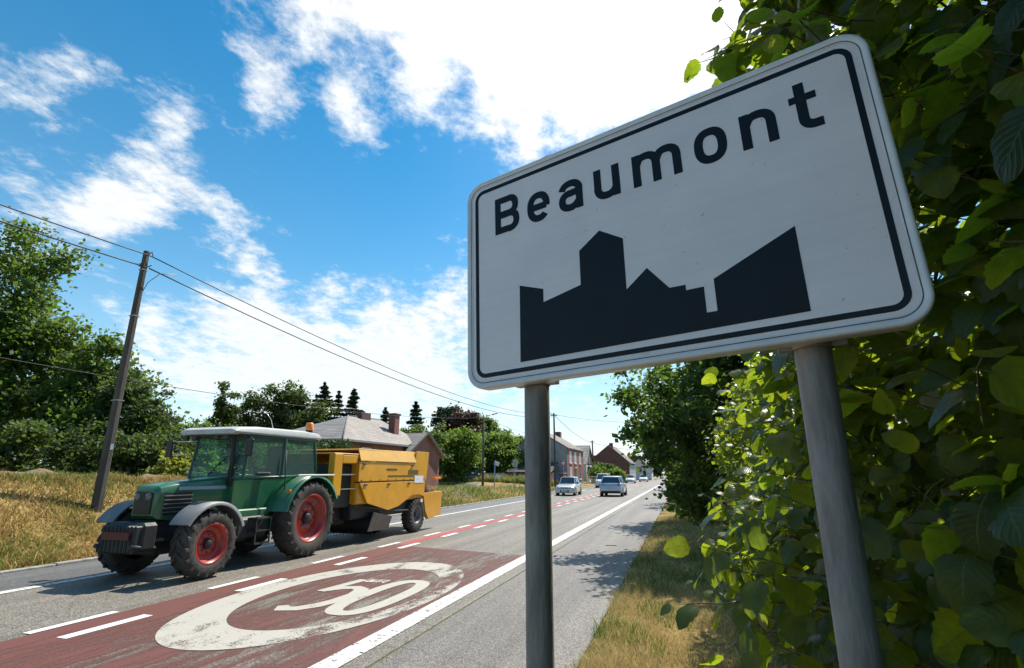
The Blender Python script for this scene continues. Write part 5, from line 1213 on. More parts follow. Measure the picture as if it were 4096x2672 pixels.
# ------------------------------------------------------------------ more cars, far down the road
car('white van-like car just behind the crossover, by the white garden gate', (-9.75, 70.5, 0), .05, M_white, 4.2, 1.8, 1.75, 'van', name='parked_van')
car('white car parked farthest left of the pair in front of the barn', (-9.3, 104, 0), 0, M_white, 4.1, 1.75, 1.50, 'hatch', group='white cars far down the road')
car('white car parked next to the end of the far street, right one of the pair', (-8.0, 121, 0), 0, M_white, 4.1, 1.75, 1.50, 'hatch', group='white cars far down the road')
car('dark car parked between the red brick annex and the green trees', (-26.6, 64.0, zb(-26.6, 64.0)-.05), R(-70), M_darkcar, 4.2, 1.75, 1.48, 'hatch', name='parked_car')

# ------------------------------------------------------------------ buildings
M_brick = brick_mat('red_brick', (.31, .085, .06), (.22, .06, .045), (.25, .22, .19))
M_brick2 = brick_mat('dark_red_brick', (.16, .055, .045), (.11, .04, .035), (.17, .15, .13))
M_render = mat('grey_render', (.30, .31, .31), .9, var=.3, scale=1.2, bump=.3, bscale=40)
M_whiter = mat('white_render', (.62, .63, .62), .85, var=.15, scale=1)
def tile_mat(name, c1, c2, gap, bw, bh):
    return brick_mat(name, c1, c2, gap, 1.0, bw, bh, .7, .9, 'roof')
M_slate = tile_mat('pale_slate_roof', (.33, .285, .245), (.24, .205, .18), (.16, .14, .13), .34, .17)
M_slate2 = tile_mat('grey_slate_roof', (.30, .28, .265), (.24, .22, .21), (.11, .10, .10), .34, .17)
M_tile = tile_mat('brown_tile_roof', (.24, .18, .145), (.17, .13, .11), (.06, .05, .045), .30, .22)
M_pinkroof = tile_mat('pinkish_roof', (.46, .36, .35), (.40, .31, .30), (.25, .19, .19), .4, .2)
M_frame = mat('white_window_frame', (.70, .70, .68), .5); M_wglass = mat('window_glass', (.035, .045, .06), .05, spec=.9)
M_shut = mat('pale_roller_shutter', (.42, .44, .48), .6, var=.1, scale=3); M_lintel = mat('pale_lintel_stone', (.50, .49, .46), .8); M_wood = mat('dark_door_paint', (.03, .028, .03), .4)
M_gutter = mat('zinc_gutter', (.26, .27, .28), .5, metal=.4); M_beam = mat('dark_verge_board', (.07, .06, .055), .7)
def poly(name, pts, m, parent, t=.12):
    """flat polygon given thickness along its normal (inwards/downwards)"""
    a = [Vector(p) for p in pts]; nn = (a[1]-a[0]).cross(a[2]-a[0]).normalized()
    if nn.z < 0 and abs(nn.z) > .05: nn = -nn
    b = [p-nn*t for p in a]; k = len(a)
    return MB().add(a+b, [tuple(range(k)), tuple(range(k, 2*k))]+[(i, (i+1) % k, k+(i+1) % k, k+i) for i in range(k)]).build(name, m, parent)
def window(parent, face, at, u0, u1, z0, z1, shutter=False, sill=True, name='window'):
    """face 'x': wall plane x=at looking to +x, u along y; face 'y': plane y=at looking to -y, u along x"""
    def B(mb, a0, a1, b0, b1, d0, d1):
        if face == 'x': mb.box(at+d0, at+d1, a0, a1, b0, b1)
        else: mb.box(a0, a1, at-d1, at-d0, b0, b1)
        return mb
    fr = MB(); w = .07
    B(fr, u0, u0+w, z0, z1, -.06, .03); B(fr, u1-w, u1, z0, z1, -.06, .03); B(fr, u0+w, u1-w, z1-w, z1, -.06, .03); B(fr, u0+w, u1-w, z0, z0+w, -.06, .03)
    if u1-u0 > .9: B(fr, (u0+u1)/2-.03, (u0+u1)/2+.03, z0+w, z1-w, -.06, .028)
    f = fr.build(name, M_frame, parent)
    B(MB(), u0+w, u1-w, z0+w, z1-w, -.05, .012).build('pane', M_shut if shutter else M_wglass, f)
    if sill: B(MB(), u0-.08, u1+.08, z0-.12, z0-.003, -.02, .10).build('sill', M_lintel, f)
    B(MB(), u0-.06, u1+.06, z1+.003, z1+.16, -.02, .05).build('lintel', M_lintel if shutter else M_brick2, f)
    return f
# tiled hipped house behind the baler
HA = thing('brick_house', 'low red brick house with pale slate hipped roof and tall chimney behind the baler', 'house', (-29, 42, zb(-26, 42)))
hz = HA.location.z
def L_(x, y, z): return (x+29, y-42, z-hz)
def shift(mb): mb.v = [(v[0]+29, v[1]-42, v[2]-hz) for v in mb.v]; return mb
wl = MB(); wl.prism([(-25.4, 35.7), (-25.4, 45.6), (-33.3, 45.6), (-33.3, 35.7)], 'z', hz-1, 4.42); shift(wl).build('wall', M_brick, HA)
C1, C2, B1, B2 = (-24.9, 35.2, 4.40), (-24.85, 45.7, 4.40), (-33.8, 35.2, 4.40), (-33.8, 50, 4.40); R1, R2 = (-29.3, 42.0, 7.0), (-29.3, 47.6, 7.12)
poly('roof', [L_(*C1), L_(*C2), L_(-26.2, 49.8, 5.22), L_(*R2), L_(*R1)], M_slate, HA)
poly('hip_roof', [L_(*C1), L_(*R1), L_(*B1)], M_slate2, HA)
poly('rear_roof', [L_(*B1), L_(*R1), L_(*R2), L_(*B2)], M_slate2, HA); poly('end_roof', [L_(*B2), L_(*R2), L_(-26.2, 49.8, 5.22)], M_slate2, HA)
rg = MB(); rg.tube([R1, R2], .09, 6); rg.tube([C1, R1], .07, 6); shift(rg).build('ridge_tiles', M_slate2, HA)
gt = MB(); gt.box(-24.90, -24.74, 35.1, 45.6, 4.24, 4.36); gt.box(-33.8, -24.9, 35.02, 35.18, 4.24, 4.36); shift(gt).build('gutter', M_gutter, HA)
cm = MB(); cm.box(-27.35, -26.65, 46.0, 46.9, 4.9, 7.42, .01); c0 = shift(cm).build('chimney', M_brick, HA); shift(MB().box(-27.45, -26.55, 45.9, 47.0, 7.42, 7.56)).build('chimney_cap', M_brick2, c0)
shift(MB().box(-29.7, -28.9, 43.6, 45.2, 6.8, 7.50, .01)).build('chimney', M_brick2, HA)
f = window(HA, 'x', -25.4+29, 38.6-42, 40.1-42, 2.6-hz, 3.9-hz, sill=True)
# gabled annex
ax = MB(); ax.prism([(46.05, hz-1), (46.05, 3.90), (49.4, 5.66), (52.9, 3.70), (52.9, hz-1)], 'x', -31, -24.95); shift(ax).build('annex_gable_wall', M_brick, HA)
poly('annex_roof', [L_(-24.6, 45.6, 3.72), L_(-24.6, 49.4, 5.84), L_(-30.5, 49.4, 5.84), L_(-28.9, 45.6, 3.72)], M_slate2, HA, .10)
poly('annex_roof', [L_(-24.6, 49.4, 5.84), L_(-24.6, 53.5, 3.47), L_(-31.5, 53.5, 3.47), L_(-31.5, 49.4, 5.84)], M_slate2, HA, .10)
vb = MB()
for (a, b_) in (((-24.56, 45.5, 3.60), (-24.56, 49.4, 5.76)), ((-24.56, 49.4, 5.76), (-24.56, 53.6, 3.34))):
    p, q = Vector(a), Vector(b_); vb.add([p, q, q+Vector((0, 0, .20)), p+Vector((0, 0, .20))]+[v+Vector((.05, 0, 0)) for v in (p, q, q+Vector((0, 0, .20)), p+Vector((0, 0, .20)))], [(0, 1, 2, 3), (4, 5, 6, 7), (0, 1, 5, 4), (3, 2, 6, 7), (0, 3, 7, 4), (1, 2, 6, 5)])
shift(vb).build('verge_board', M_beam, HA)
# brick town house with grey gable
HB = thing('brick_house', 'two storey red brick house with grey rendered gable beside the left sign post', 'house', (-19.4, 81, 0))
def sb(mb): mb.v = [(v[0]+19.4, v[1]-81, v[2]) for v in mb.v]; return mb
GY = 74.6
sb(MB().box(-23.4, -15.34, GY+.06, 88.0, -.2, 5.42)).build('wall', M_brick, HB)
sb(MB().prism([(-23.44, -.2), (-23.44, 5.42), (-19.4, 7.75), (-15.36, 5.42), (-15.36, -.2)], 'y', GY, GY+.055)).build('gable_wall', M_render, HB)
sb(MB().prism([(-23.3, 5.42), (-19.4, 7.7), (-15.45, 5.42)], 'y', 87.8, 87.98)).build('far_gable', M_brick, HB)
for s in (1, -1):
    e = -19.4+s*4.25; pts = [(e, GY-.08, 5.33), (-19.4, GY-.08, 7.86), (-19.4, 88.15, 7.86), (e, 88.15, 5.33)]
    poly('roof', [(p[0]+19.4, p[1]-81, p[2]) for p in pts], M_tile, HB, .13)
sb(MB().box(-20.0, -18.8, GY+.02, GY+.75, 7.0, 8.55)).build('chimney', M_render, HB); sb(MB().box(-19.7, -18.9, 86.6, 87.9, 7.3, 8.5)).build('chimney', M_brick2, HB)
sb(MB().box(-15.28, -15.12, GY-.05, 88.1, 5.25, 5.37)).build('gutter', M_gutter, HB)
for (a, b_) in ((76.3, 77.9), (80.0, 81.6), (84.0, 85.6)): window(HB, 'x', -15.34+19.4, a-81, b_-81, 3.25, 4.75, shutter=True)
window(HB, 'x', -15.34+19.4, 76.5-81, 78.0-81, 1.35, 2.45, shutter=True); window(HB, 'x', -15.34+19.4, 84.0-81, 85.6-81, .9, 2.45)
d = sb(MB().box(-15.36, -15.30, 80.2, 81.4, .15, 2.5)).build('door', M_wood, HB); sb(MB().box(-15.34, -15.2, 80.05, 81.55, 2.52, 2.68)).build('door_lintel', M_lintel, d)
sb(MB().box(-15.33, -15.26, GY, 87.99, -.1, .45)).build('plinth', M_render, HB)
# low annex with dark roof in front of the grey gable
HC = thing('lean_to', 'low brick lean-to with dark roof against the grey gable wall', 'outbuilding', (-19, 71.8, 0))
MB().box(-3.6, 2.4, -2.2, 2.7, -.2, 1.9).build('wall', M_brick2, HC); poly('roof', [(-3.8, -2.4, 2.0), (2.6, -2.4, 1.95), (2.4, 2.75, 3.3), (-3.8, 2.75, 3.5)], mat('dark_slate', (.045, .05, .06), .5, var=.3), HC, .1)
MB().box(2.41, 3.55, 1.0, 2.72, -.1, 1.75).build('porch_wall', M_brick, HC); MB().box(2.38, 3.62, .9, 2.74, 1.76, 1.84).build('porch_coping', M_lintel, HC)
# white house beyond, tiled roof slope to the camera
HD_ = thing('white_house', 'small white house with pale tiled roof between the brick house and the barn', 'house', (-19.6, 102, 0))
MB().box(-3.2, 3.0, -4, 4, -.2, 3.5).build('wall', M_whiter, HD_); poly('roof', [(-3.6, -4.3, 3.4), (3.2, -4.3, 3.4), (3.2, 0, 7.0), (-3.6, 0, 7.0)], tile_mat('pale_tile_roof', (.42, .38, .35), (.36, .33, .30), (.15, .13, .12), 2.0, .32), HD_); poly('rear_roof', [(-3.6, 0, 7.0), (3.2, 0, 7.0), (3.2, 4.3, 3.4), (-3.6, 4.3, 3.4)], M_tile, HD_)
MB().prism([(-4.0, 3.3), (4.0, 3.3), (0, 6.85)], 'x', 2.9, 3.0).build('gable', M_beam, HD_); window(HD_, 'x', 3.0, -1.2, -.2, 3.6, 4.8)
# the barn
HE = thing('brick_barn', 'large dark brick gabled building at the end of the street with red lower wall', 'house', (-15.2, 122, 0))
MB().prism([(-4.6, 2.9), (-4.6, 5.55), (-2.7, 5.60), (.1, 7.75), (4.35, 4.10), (4.35, 2.9)], 'y', -2, 14).build('upper_wall', M_brick2, HE)
MB().box(-4.55, 4.35, -1.93, 14, -.2, 2.895).build('lower_wall', mat('red_lower_brick', (.22, .05, .045), .85, var=.25, scale=2), HE)
poly('roof', [(.1, -2.2, 7.95), (4.75, -2.2, 3.92), (4.75, 14.2, 3.92), (.1, 14.2, 7.95)], M_tile, HE, .14); poly('roof', [(.1, -2.2, 7.95), (.1, 14.2, 7.95), (-2.85, 14.2, 5.66), (-2.85, -2.2, 5.66)], M_tile, HE, .14)
MB().box(.2, .95, -1.9, -.9, 7.0, 8.35).build('chimney', M_brick2, HE); MB().box(4.36, 4.42, -1.9, 14, 0, 3.9).build('side_wall', mat('pale_blue_render', (.38, .43, .48), .8, var=.2), HE)
for i in range(4): window(HE, 'x', 4.42, .2+3.2*i, 1.4+3.2*i, 1.6, 3.0, sill=False)
poly('roof', [(-4.8, -2.1, 5.62), (-2.75, -2.1, 5.66), (-2.75, 10, 5.66), (-4.8, 10, 5.62)], M_tile, HE, .1)
HF = thing('gabled_house', 'farthest small gabled house right of the barn, almost under the maple leaves', 'house', (-10.6, 150, 0))
MB().prism([(-3.0, -.1), (-3.0, 3.0), (0, 5.6), (3.0, 3.0), (3.0, -.1)], 'y', -3, 6).build('wall', M_whiter, HF); poly('roof', [(-3.3, -3.3, 2.85), (0, -3.3, 5.8), (0, 6, 5.8), (-3.3, 6, 2.85)], M_tile, HF); poly('roof', [(0, -3.3, 5.8), (3.3, -3.3, 2.85), (3.3, 6, 2.85), (0, 6, 5.8)], M_tile, HF); window(HF, 'y', -3.0, -.6, .6, 2.0, 3.2)
# white house with pink roof left of the post, and the brick garden wall
HG = thing('white_house', 'white house with pinkish roof half hidden behind the left sign post', 'house', (-22.3, 83, 0))
MB().box(-3.8, 3, -3, 3, 0, 3.0).build('wall', M_whiter, HG); poly('roof', [(-4.2, -3.3, 2.95), (3.2, -3.3, 2.95), (2.4, 0, 5.9), (-3.4, 0, 5.9)], M_pinkroof, HG); poly('rear_roof', [(-3.4, 0, 5.9), (2.4, 0, 5.9), (3.2, 3.3, 2.95), (-4.2, 3.3, 2.95)], M_pinkroof, HG); window(HG, 'y', -3.0, -2.6, -1.6, 1.2, 2.4)
HH = thing('garden_wall', 'low dark red brick garden wall left of the sign post', 'wall', (-20.2, 75.5, zb(-21, 74)))
MB().box(-4.0, 1.9, -.15, .15, -.9, 1.10).build('brickwork', M_brick2, HH); MB().box(-4.05, 1.95, -.2, .2, 1.10, 1.20).build('coping', M_lintel, HH)
# pale fence under the bright trees
FN = thing('paling_fence', 'pale blue grey fence of upright palings under the bright green trees', 'fence', (-26.5, 66.2, zb(-26.5, 66)))
pm = MB().box(-.05, .05, -.015, .015, 0, 1.05).build('paling', mat('pale_fence_paint', (.34, .40, .42), .7, var=.3), FN); pm.location = (-3.4, 0, 0)
for i in range(1, 56): c = pm.copy(); col.objects.link(c); c.location = (-3.4+i*.145, .02*math.sin(i), random.uniform(-.03, .03)); c.rotation_euler = (0, random.uniform(-.02, .02), 0)
for z in (.25, .8): MB().box(-3.5, 4.7, .02, .06, z, z+.07).build('rail', bpy.data.materials['pale_fence_paint'], FN)
# white gate
GT = thing('white_gate', 'white barred garden gate between the brick house and the hedge', 'gate', (-13.9, 88.6, 0))
gb = MB().box(-.03, .03, -.03, .03, .1, 1.35).build('bar', M_frame, GT); gb.location = (-.9, 0, 0)
for i in range(1, 8): c = gb.copy(); col.objects.link(c); c.location = (-.9+i*.27, 0, 0)
for z in (.25, .75, 1.25): MB().box(-.95, 1.05, .031, .07, z-.04, z+.04).build('rail', M_frame, GT)
for x in (-1.1, 1.2): MB().box(x-.12, x+.12, -.12, .12, -.1, 1.6).build('gate_post', M_whiter, GT)
tree('yellow green clipped hedge bush right of the brick house', 'bush', (-13.6, 92.5, 0), [(0, 0, 1.4, 1.4, 1.6, 1.3), (0, 0, 2.5, 1.5, 1.6, .5)], M_bright, 3500, .22, .08, 60, clumps=60, name='bush')
tree('dark rounded garden bush in front of the barn', 'bush', (-13.3, 100, 0), [(0, 0, 1.9, 2.0, 2.0, 1.8), (-1.8, 0, 1.8, 1.6, 1.6, 1.6)], M_dkgreen, 4200, .25, .1, 61, clumps=60, name='bush')
tree('pale green rounded bush right behind the crossover', 'bush', (-11.2, 98, 0), [(0, 0, 1.3, 1.7, 1.6, 1.3)], M_bright, 3000, .24, .08, 62, clumps=50, name='bush')
tree('dark trees closing the end of the road beyond the last house', 'tree', (-13, 190, 0), [(0, 0, 4, 12, 4, 4), (12, 0, 4.5, 12, 4, 4), (24, 0, 6, 10, 4, 6)], M_dkgreen, 9000, .8, .3, 63, clumps=120)
tree('wood on the horizon behind the far street on the left', 'tree', (-75, 130, 0), [(0, 0, 4, 30, 6, 5), (-45, -10, 5, 30, 6, 6), (-80, -40, 6, 30, 8, 7)], M_dkgreen, 9000, .9, .3, 64, clumps=200)

# ------------------------------------------------------------------ poles and wires
M_conc = mat('weathered_concrete_pole', (.10, .085, .070), .9, var=.45, scale=3, bump=.4, bscale=45, stretch=(1, 1, .4))
M_polew = mat('grey_wood_pole', (.10, .09, .08), .9, var=.4, scale=5, stretch=(1, 1, .2)); M_cable = mat('black_cable', (.012, .012, .013), .6)
pz = zb(-14.5, 10.25)
UP = thing('utility_pole', 'tall tapering concrete utility pole on the grass bank at the left', 'utility pole', (-14.5, 10.25, pz-.05))
zt = 8.10-pz+.05
mb = MB(); n = 8
vs = []
for i in range(n+1):
    t = i/n; w = .135-.060*t; dpt = .110-.040*t; z = -.2+(zt+.2)*t
    for (x, y) in ((-w*.5, -dpt), (w*.5, -dpt), (w, -dpt*.5), (w, dpt*.5), (w*.5, dpt), (-w*.5, dpt), (-w, dpt*.5), (-w, -dpt*.5)): vs.append((x, y, z))
fs = [(i*8+j, i*8+(j+1) % 8, (i+1)*8+(j+1) % 8, (i+1)*8+j) for i in range(n) for j in range(8)]+[tuple(range(8)), tuple(range(n*8, n*8+8))]
mb.add(vs, fs); mb.build('shaft', M_conc, UP)
for z in (zt-.6, zt-2.0, zt-4.4): MB().box(-.140+.0085*z, .140-.0085*z, -.116+.0056*z, .116-.0056*z, z, z+.025).build('steel_band', M_gutter, UP)
hk = MB(); hk.tube([(0, 0, zt-.12), (.12, .0, zt-.1), (.20, .02, zt-.03), (.22, .04, zt-.15)], .014, 6); hk.tube([(.0, .1, zt-.45), (.16, .1, zt-.42)], .016, 6); hk.box(-.06, .16, -.12, -.09, zt-.5, zt-.42); hk.build('cable_bracket', M_tdark, UP)
MB().box(.12, .127, -.04, .04, 1.55, 1.70).build('number_tag', mat('pale_tag', (.30, .38, .42), .5), UP)
MB().tube([(.06, .05, zt-1.25), (.14, .10, zt-.95), (.30, .30, zt-.62), (.42, .75, zt-.50)], .012, 5).build('tap_wire', M_gutter, UP)
def catenary(name, label, a, b_, sag, r=.013, n=40, m=None, group=None, wob=0.0):
    a = Vector(a); b_ = Vector(b_); pts = []
    for i in range(n+1):
        t = i/n; p = a.lerp(b_, t); p.z -= 4*sag*t*(1-t); pts.append(p)
    o = MB().tube(pts, r, 6).build(name, m or M_cable, None); tag(o, label, 'cable', group); return o
P2 = (-14.9, 65.0)
catenary('overhead_cable', 'upper twisted power cable running from the pole along the road', (-14.35, 10.3, 7.95), (P2[0], P2[1], 9.05), 1.35, .017)
catenary('overhead_cable', 'lower thick power cable running from the pole along the road', (-14.42, 10.35, 7.60), (P2[0], P2[1], 8.75), 1.45, .020)
catenary('overhead_cable', 'upper power cable leaving the pole to the top left of the photo', (-14.35, 10.3, 7.95), (-14.6, -28, 8.3), .75, .017)
catenary('overhead_cable', 'lower power cable leaving the pole to the left edge of the photo', (-14.42, 10.25, 7.60), (-14.6, -28, 8.0), .80, .020)
catenary('telephone_cable', 'thin telephone cable sagging from the left trees to the lamp pole', (-27.5, -14, 8.0), (-22.5, 60, 8.35), 2.0, .016)
catenary('telephone_cable', 'thin telephone cable from the lamp pole down to the brick house', (-22.5, 60, 8.35), (-18.4, 88, 7.0), .5, .018)
catenary('overhead_cable', 'power cable between the second pole and the far pole by the barn', (P2[0], P2[1], 9.0), (-16.4, 105, 7.6), .6, .03)
catenary('overhead_cable', 'power cable crossing the sky from the second pole towards the maple', (P2[0], P2[1], 9.0), (-2, 75, 8.6), .4, .02)
catenary('overhead_cable', 'power cable from the far pole past the barn chimney', (-16.4, 105, 7.6), (-2.5, 118, 6.2), .5, .03)
def wpole(label, x, y, h, r=.13, arm=None, z=None, cross=True):
    z = zb(x, y) if z is None else z; t = thing('utility_pole', label, 'utility pole', (x, y, z)); MB().tube([(0, 0, -.2), (0, 0, h*.5), (0, 0, h)], [r*1.15, r, r*.75], 10).build('shaft', M_polew, t)
    if cross:
        MB().box(-.45, .45, -.05, .05, h-.35, h-.27).build('crossarm', M_polew, t)
        for i in range(4): MB().lathe([(.03, 0), (.05, .03), (.05, .10), (.03, .14), (.0, .14)], (-.38+.25*i, 0, h-.27), 'z', 8).build('insulator', M_chrome, t)
    if arm:
        MB().tube([(0, 0, h-.35), (arm[0]*.5, arm[1]*.5, h+.15), (arm[0], arm[1], h+.30)], .035, 6).build('lamp_arm', M_gutter, t)
        a = Vector((arm[0], arm[1], 0)).normalized(); e = MB().box(-.35, .35, -.12, .12, -.05, .06, .03); e.xf(Matrix.Translation((arm[0]*1.25, arm[1]*1.25, h+.34)) @ Matrix.Rotation(math.atan2(a.y, a.x), 4, 'Z') @ Matrix.Rotation(R(-12), 4, 'Y')); e.build('lamp_head', M_gutter, t)
    return t
wpole('wooden pole with street lamp arm in front of the bright green trees', -22.56, 60, 8.45-zb(-22.56, 60), .13, (1.1, .2), None, False)
wpole('second utility pole with crossarm in front of the brick house', P2[0], P2[1], 9.1, .13, (-1.2, -.2), .1)
wpole('far utility pole left of the barn gable', -16.4, 105, 7.9, .16)
# a lamp column behind the hazel, its top seen above the sign
LP = thing('lamp_column', 'grey lamp column rising behind the hazel leaves above the sign', 'lamp column', (1.06, 4.1, .1))
MB().tube([(0, 0, -.1), (0, 0, 3), (-.02, 0, 7.2)], [.075, .06, .045], 16).build('shaft', mat('grey_column_paint', (.30, .31, .33), .5, metal=.3), LP)
MB().tube([(-.02, 0, 7.2), (-.3, 0, 7.5), (-.9, 0, 7.62)], .03, 10).build('arm', bpy.data.materials['grey_column_paint'], LP); MB().box(-1.6, -.85, -.12, .12, 7.56, 7.68, .03).build('lamp_head', bpy.data.materials['grey_column_paint'], LP)
# white marker post glimpsed through the leaves right of the right post
WP = thing('white_marker_post', 'narrow white post glimpsed through the hazel right of the right sign post', 'post', (.93, 2.38, .05)); MB().box(-.03, .03, -.015, .015, -.1, 2.15, .004).build('board', M_whiter, WP)

# signs by the far road
M_alu = mat('aluminium_sign_back', (.34, .36, .38), .4, metal=.6)
S1 = thing('small_road_sign', 'small double sided sign post on the grass right of the lamp pole', 'road sign', (-14.05, 40, zb(-14.05, 40)))
MB().tube([(0, 0, -.1), (0, 0, 2.65-S1.location.z)], .035, 10).build('post', M_alu, S1); e = MB().box(-.10, .34, -.012, .012, -.16, .16, .01); e.xf(Matrix.Translation((.06, 0, 2.58-S1.location.z)) @ Matrix.Rotation(R(20), 4, 'Y')); e.build('sign_plate', M_whiter, S1)
e = MB().box(-.02, .38, -.012, .012, -.14, .14, .01); e.xf(Matrix.Translation((.12, 0, 1.62-S1.location.z)) @ Matrix.Rotation(R(28), 4, 'Y')); e.build('sign_plate', M_whiter, S1)
S2 = thing('small_road_sign', 'grey back of a road sign nearest the left sign post', 'road sign', (-15.46, 50, zb(-15.46, 50)))
MB().tube([(0, 0, -.1), (0, 0, 2.8)], .035, 10).build('post', M_alu, S2); MB().box(-.25, .25, .036, .05, 2.2, 2.9, .01).build('sign_plate', M_alu, S2)
S3 = thing('give_way_sign', 'red and white give way triangle on its post before the grey gable', 'road sign', (-13.3, 62.5, .05))
MB().tube([(0, 0, -.1), (0, 0, 3.2)], .04, 10).build('post', M_alu, S3)
MB().prism([(-.42, 3.15), (.42, 3.15), (0, 2.42)], 'y', -.07, -.05).build('triangle', mat('sign_red', (.50, .02, .02), .4), S3); MB().prism([(-.27, 3.06), (.27, 3.06), (0, 2.60)], 'y', -.078, -.072).build('white_centre', M_whiter, S3)
S4 = thing('blue_road_sign', 'small round blue sign left of the silver hatchback', 'road sign', (-12.9, 57.5, .05)); MB().tube([(0, 0, -.1), (0, 0, 1.5)], .03, 8).build('post', M_alu, S4); MB().lathe([(.0, -.01), (.22, -.01), (.22, .01), (.0, .01)], (0, -.045, 1.35), 'y', 20).build('blue_disc', mat('sign_blue', (.02, .10, .42), .4), S4)
# concrete steps let into the bank
ST_ = thing('bank_steps', 'short flight of concrete steps set in the grass bank', 'steps', (-13.1, 32.2, 0))
for i in range(7):
    x = -.2-.30*i; zz = max(zb(-13.1+x, 32.2-.05*i), .03); MB().box(x-.10, x+.14, -1.0, .9, zz-.25, zz+.07, .01).build('step', Mk, ST_)
# rail by the soil heap at the top of the bank
RL = thing('low_barrier', 'low pale horizontal barrier rail by the sumac shrubs', 'barrier', (-19.4, 17.4, zb(-19.4, 17.4))); MB().box(-.9, .9, -.03, .03, .42, .50, .01).build('rail', M_lintel, RL)
for x in (-.8, .8): MB().box(x-.03, x+.03, -.03, .03, -.1, .42).build('leg', M_lintel, RL)
# twig lying on the pavement
tag(MB().tube([(-2.0, 14.3, .012), (-1.9, 14.35, .015), (-1.72, 14.33, .012)], .008, 5).build('fallen_twig', M_bark), 'small brown twig lying on the pavement', 'twig')

# ------------------------------------------------------------------ grass
M_straw = foliage_mat('dry_grass_blade', (.36, .23, .08), (.84, .66, .33), (.50, .38, .15), .34, .7)
M_strawb = foliage_mat('bank_straw_blade', (.24, .15, .05), (.66, .47, .17), (.42, .28, .09), .32, .7)
M_gblade = foliage_mat('green_grass_blade', (.07, .12, .02), (.16, .22, .045), (.18, .26, .03), .35, .7)
def grass(name, n, region, hgt, wid, m, seed, dens=None, lean=.5, label=None):
    g = np.random.default_rng(seed); x0, x1, y0, y1 = region
    X = g.uniform(x0, x1, n); Y = y0+(y1-y0)*g.uniform(0, 1, n)**(1.5 if y1-y0 > 20 else 1.15)
    if dens is not None:
        k = g.uniform(0, 1, n) < dens(X, Y); X, Y = X[k], Y[k]
    n = len(X); Z = height(X, Y)-.01
    ty = 1+.5*np.sin(X*2.3+np.sin(Y*1.7)*2)*np.cos(Y*1.9+X)
    H = hgt*g.uniform(.4, 1.25, n)*ty; W = wid*g.uniform(.6, 1.4, n); a = g.uniform(0, 2*PI, n); la = g.uniform(0, 2*PI, n); ll = lean*H*g.uniform(.2, 1.1, n)
    base = np.stack([X, Y, Z], 1); side = np.stack([np.cos(a), np.sin(a), 0*a], 1)*W[:, None]/2; ld = np.stack([np.cos(la), np.sin(la), 0*la], 1)*ll[:, None]; up = np.array([0, 0, 1.0])
    V = np.stack([base-side, base+side, base+ld*.4+side*.7+up*(H*.6)[:, None], base+ld+up*H[:, None]*.97, base+ld*.4-side*.7+up*(H*.6)[:, None]], 1).reshape(-1, 3)
    i = np.arange(n)[:, None]*5; F = np.concatenate([i+np.array([[0, 1, 2, 4]])], 0); F2 = i+np.array([[4, 2, 3, 3]])
    Ftri = np.concatenate([i+np.array([[0, 1, 2]]), i+np.array([[0, 2, 4]]), i+np.array([[4, 2, 3]])], 0)
    o = link(name, np_mesh(name, V, Ftri, m, np.repeat(g.uniform(0, 1, n), 5)), kind='stuff')
    o['label'] = label; o['category'] = 'grass'; return o
edge = lambda X, Y: (X > -1.12+.12*np.sin(Y*2.1)+.07*np.sin(Y*7)+.04*np.sin(Y*19)).astype(float)
pat = lambda X, Y: np.clip(.5+.9*np.sin(X*1.9+1.3*np.sin(Y*1.1))*np.cos(Y*1.45+.7*np.sin(X*2)), 0, 1)
grass('verge_grass', 60000, (-1.3, 1.4, 2.4, 9), .10, .0045, M_straw, 1, edge, 1.1, label='dry straw coloured grass on the verge under the hazels')
grass('verge_grass', 26000, (-1.2, 1.6, 9, 24), .09, .009, M_straw, 2, edge, 1.0, label='dry grass strip beside the pavement before the maple')
grass('green_verge_grass', 16000, (-1.3, 1.3, 2.4, 9), .08, .006, M_gblade, 3, lambda X, Y: pat(X, Y)*.55*(X > -1.22)+.55*(X < -.80)*(X > -1.2), 1.0, label='green tufts along the near edge of the pavement')
grass('green_verge_grass', 8000, (-1.25, 1.4, 9, 24), .09, .012, M_gblade, 4, lambda X, Y: pat(X, Y)*(X > -1.15), 1.0, label='green tufts in the verge farther along the pavement')
grass('bank_grass', 90000, (-19.5, -12.28, 4, 30), .15, .020, M_strawb, 5, lambda X, Y: np.where(X < -16.9, .12*pat(X, Y), 1.0)*np.where(pat(X*.7, Y*.6) > .75, .5, 1), 1.2, label='long dry yellow grass covering the left bank')
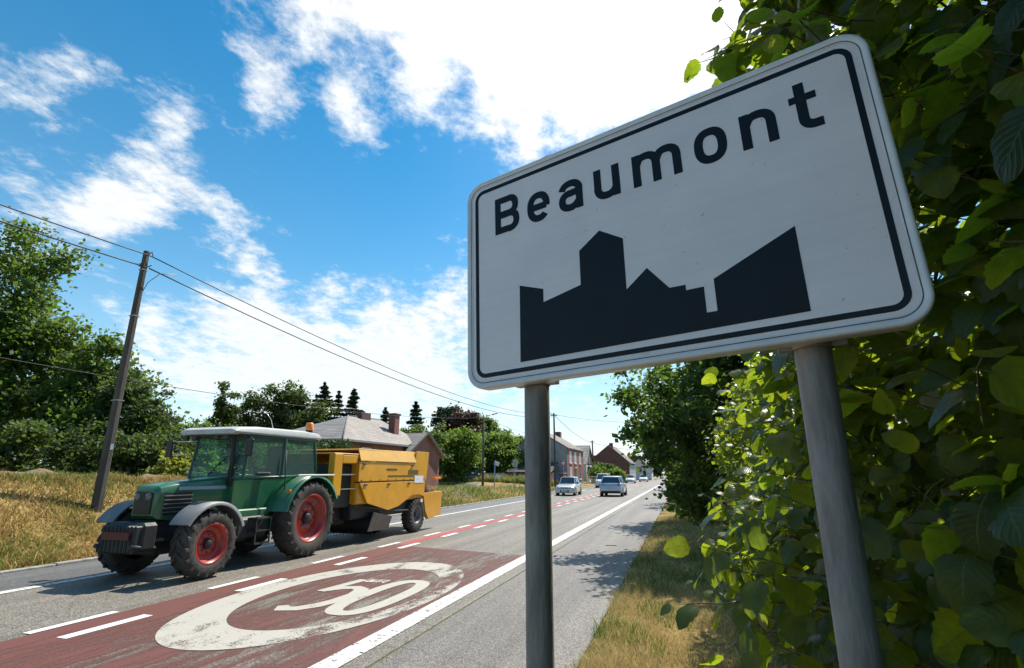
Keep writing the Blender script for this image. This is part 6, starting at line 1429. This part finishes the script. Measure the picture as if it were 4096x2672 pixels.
grass('tussock_grass', 22000, (-18.5, -12.3, 4, 26), .27, .022, M_strawb, 15, lambda X, Y: (pat(X*1.3+3, Y*1.1) > .62)*.9*(X > -16.6), .9, label='taller straw coloured tussocks on the left bank')
grass('weed_tufts', 14000, (-1.2, 1.2, 2.4, 14), .16, .010, M_gblade, 16, lambda X, Y: (pat(X*2.1+1, Y*1.7) > .80)*.9*(X > -1.1), .9, label='taller green weeds standing in the dry verge')
grass('green_bank_grass', 46000, (-19.5, -12.3, 4, 34), .18, .022, M_gblade, 6, lambda X, Y: np.minimum(1, 1.3*pat(X*.7, Y*.6)**1.1), 1.1, label='green patches of grass on the left bank')
grass('far_bank_grass', 30000, (-24, -12.35, 26, 58), .26, .045, M_straw, 7, lambda X, Y: 1-.5*pat(X*.5, Y*.3), 1.0, label='dry grass between the far road edge and the side street')
grass('far_green_grass', 34000, (-27, -12.4, 26, 60), .30, .05, M_gblade, 8, lambda X, Y: .25+.75*pat(X*.4, Y*.25), .9, label='green grass around the side street')
grass('meadow_grass', 26000, (-34, -15.6, 62.5, 74), .55, .07, M_gblade, 9, lambda X, Y: .9*(height(X, Y) > .16), .8, label='tall green meadow grass round the lamp pole')
grass('meadow_flower_stalks', 7000, (-34, -15.6, 62.5, 74), .75, .06, M_straw, 10, lambda X, Y: .9*(height(X, Y) > .16), .7, label='pale seed heads standing in the meadow grass')
# bare soil ridge on top of the bank
def soil():
    xs = np.linspace(-21.5, -17.2, 22); ys = np.linspace(4, 27, 90); X, Y = np.meshgrid(xs, ys); e = np.sin(np.clip((X+21.5)/4.3, 0, 1)*np.pi)
    Z = height(X, Y)+e*(.16+.10*np.sin(Y*1.3+X)+.08*np.sin(Y*3.7+X*2.2)+.05*np.sin(Y*9+X*7))-.02*(1-e)-.03
    V = np.stack([X.ravel(), Y.ravel(), Z.ravel()], 1); i = np.arange(X.size).reshape(X.shape); F = np.stack([i[:-1, :-1], i[:-1, 1:], i[1:, 1:], i[1:, :-1]], -1).reshape(-1, 4)
    link('bare_soil', np_mesh('bare_soil', V, F, mat('dry_brown_soil', (.22, .145, .085), .95, var=.55, scale=5, bump=1.0, bscale=20, detail=9), smooth=True), kind='structure')
soil()
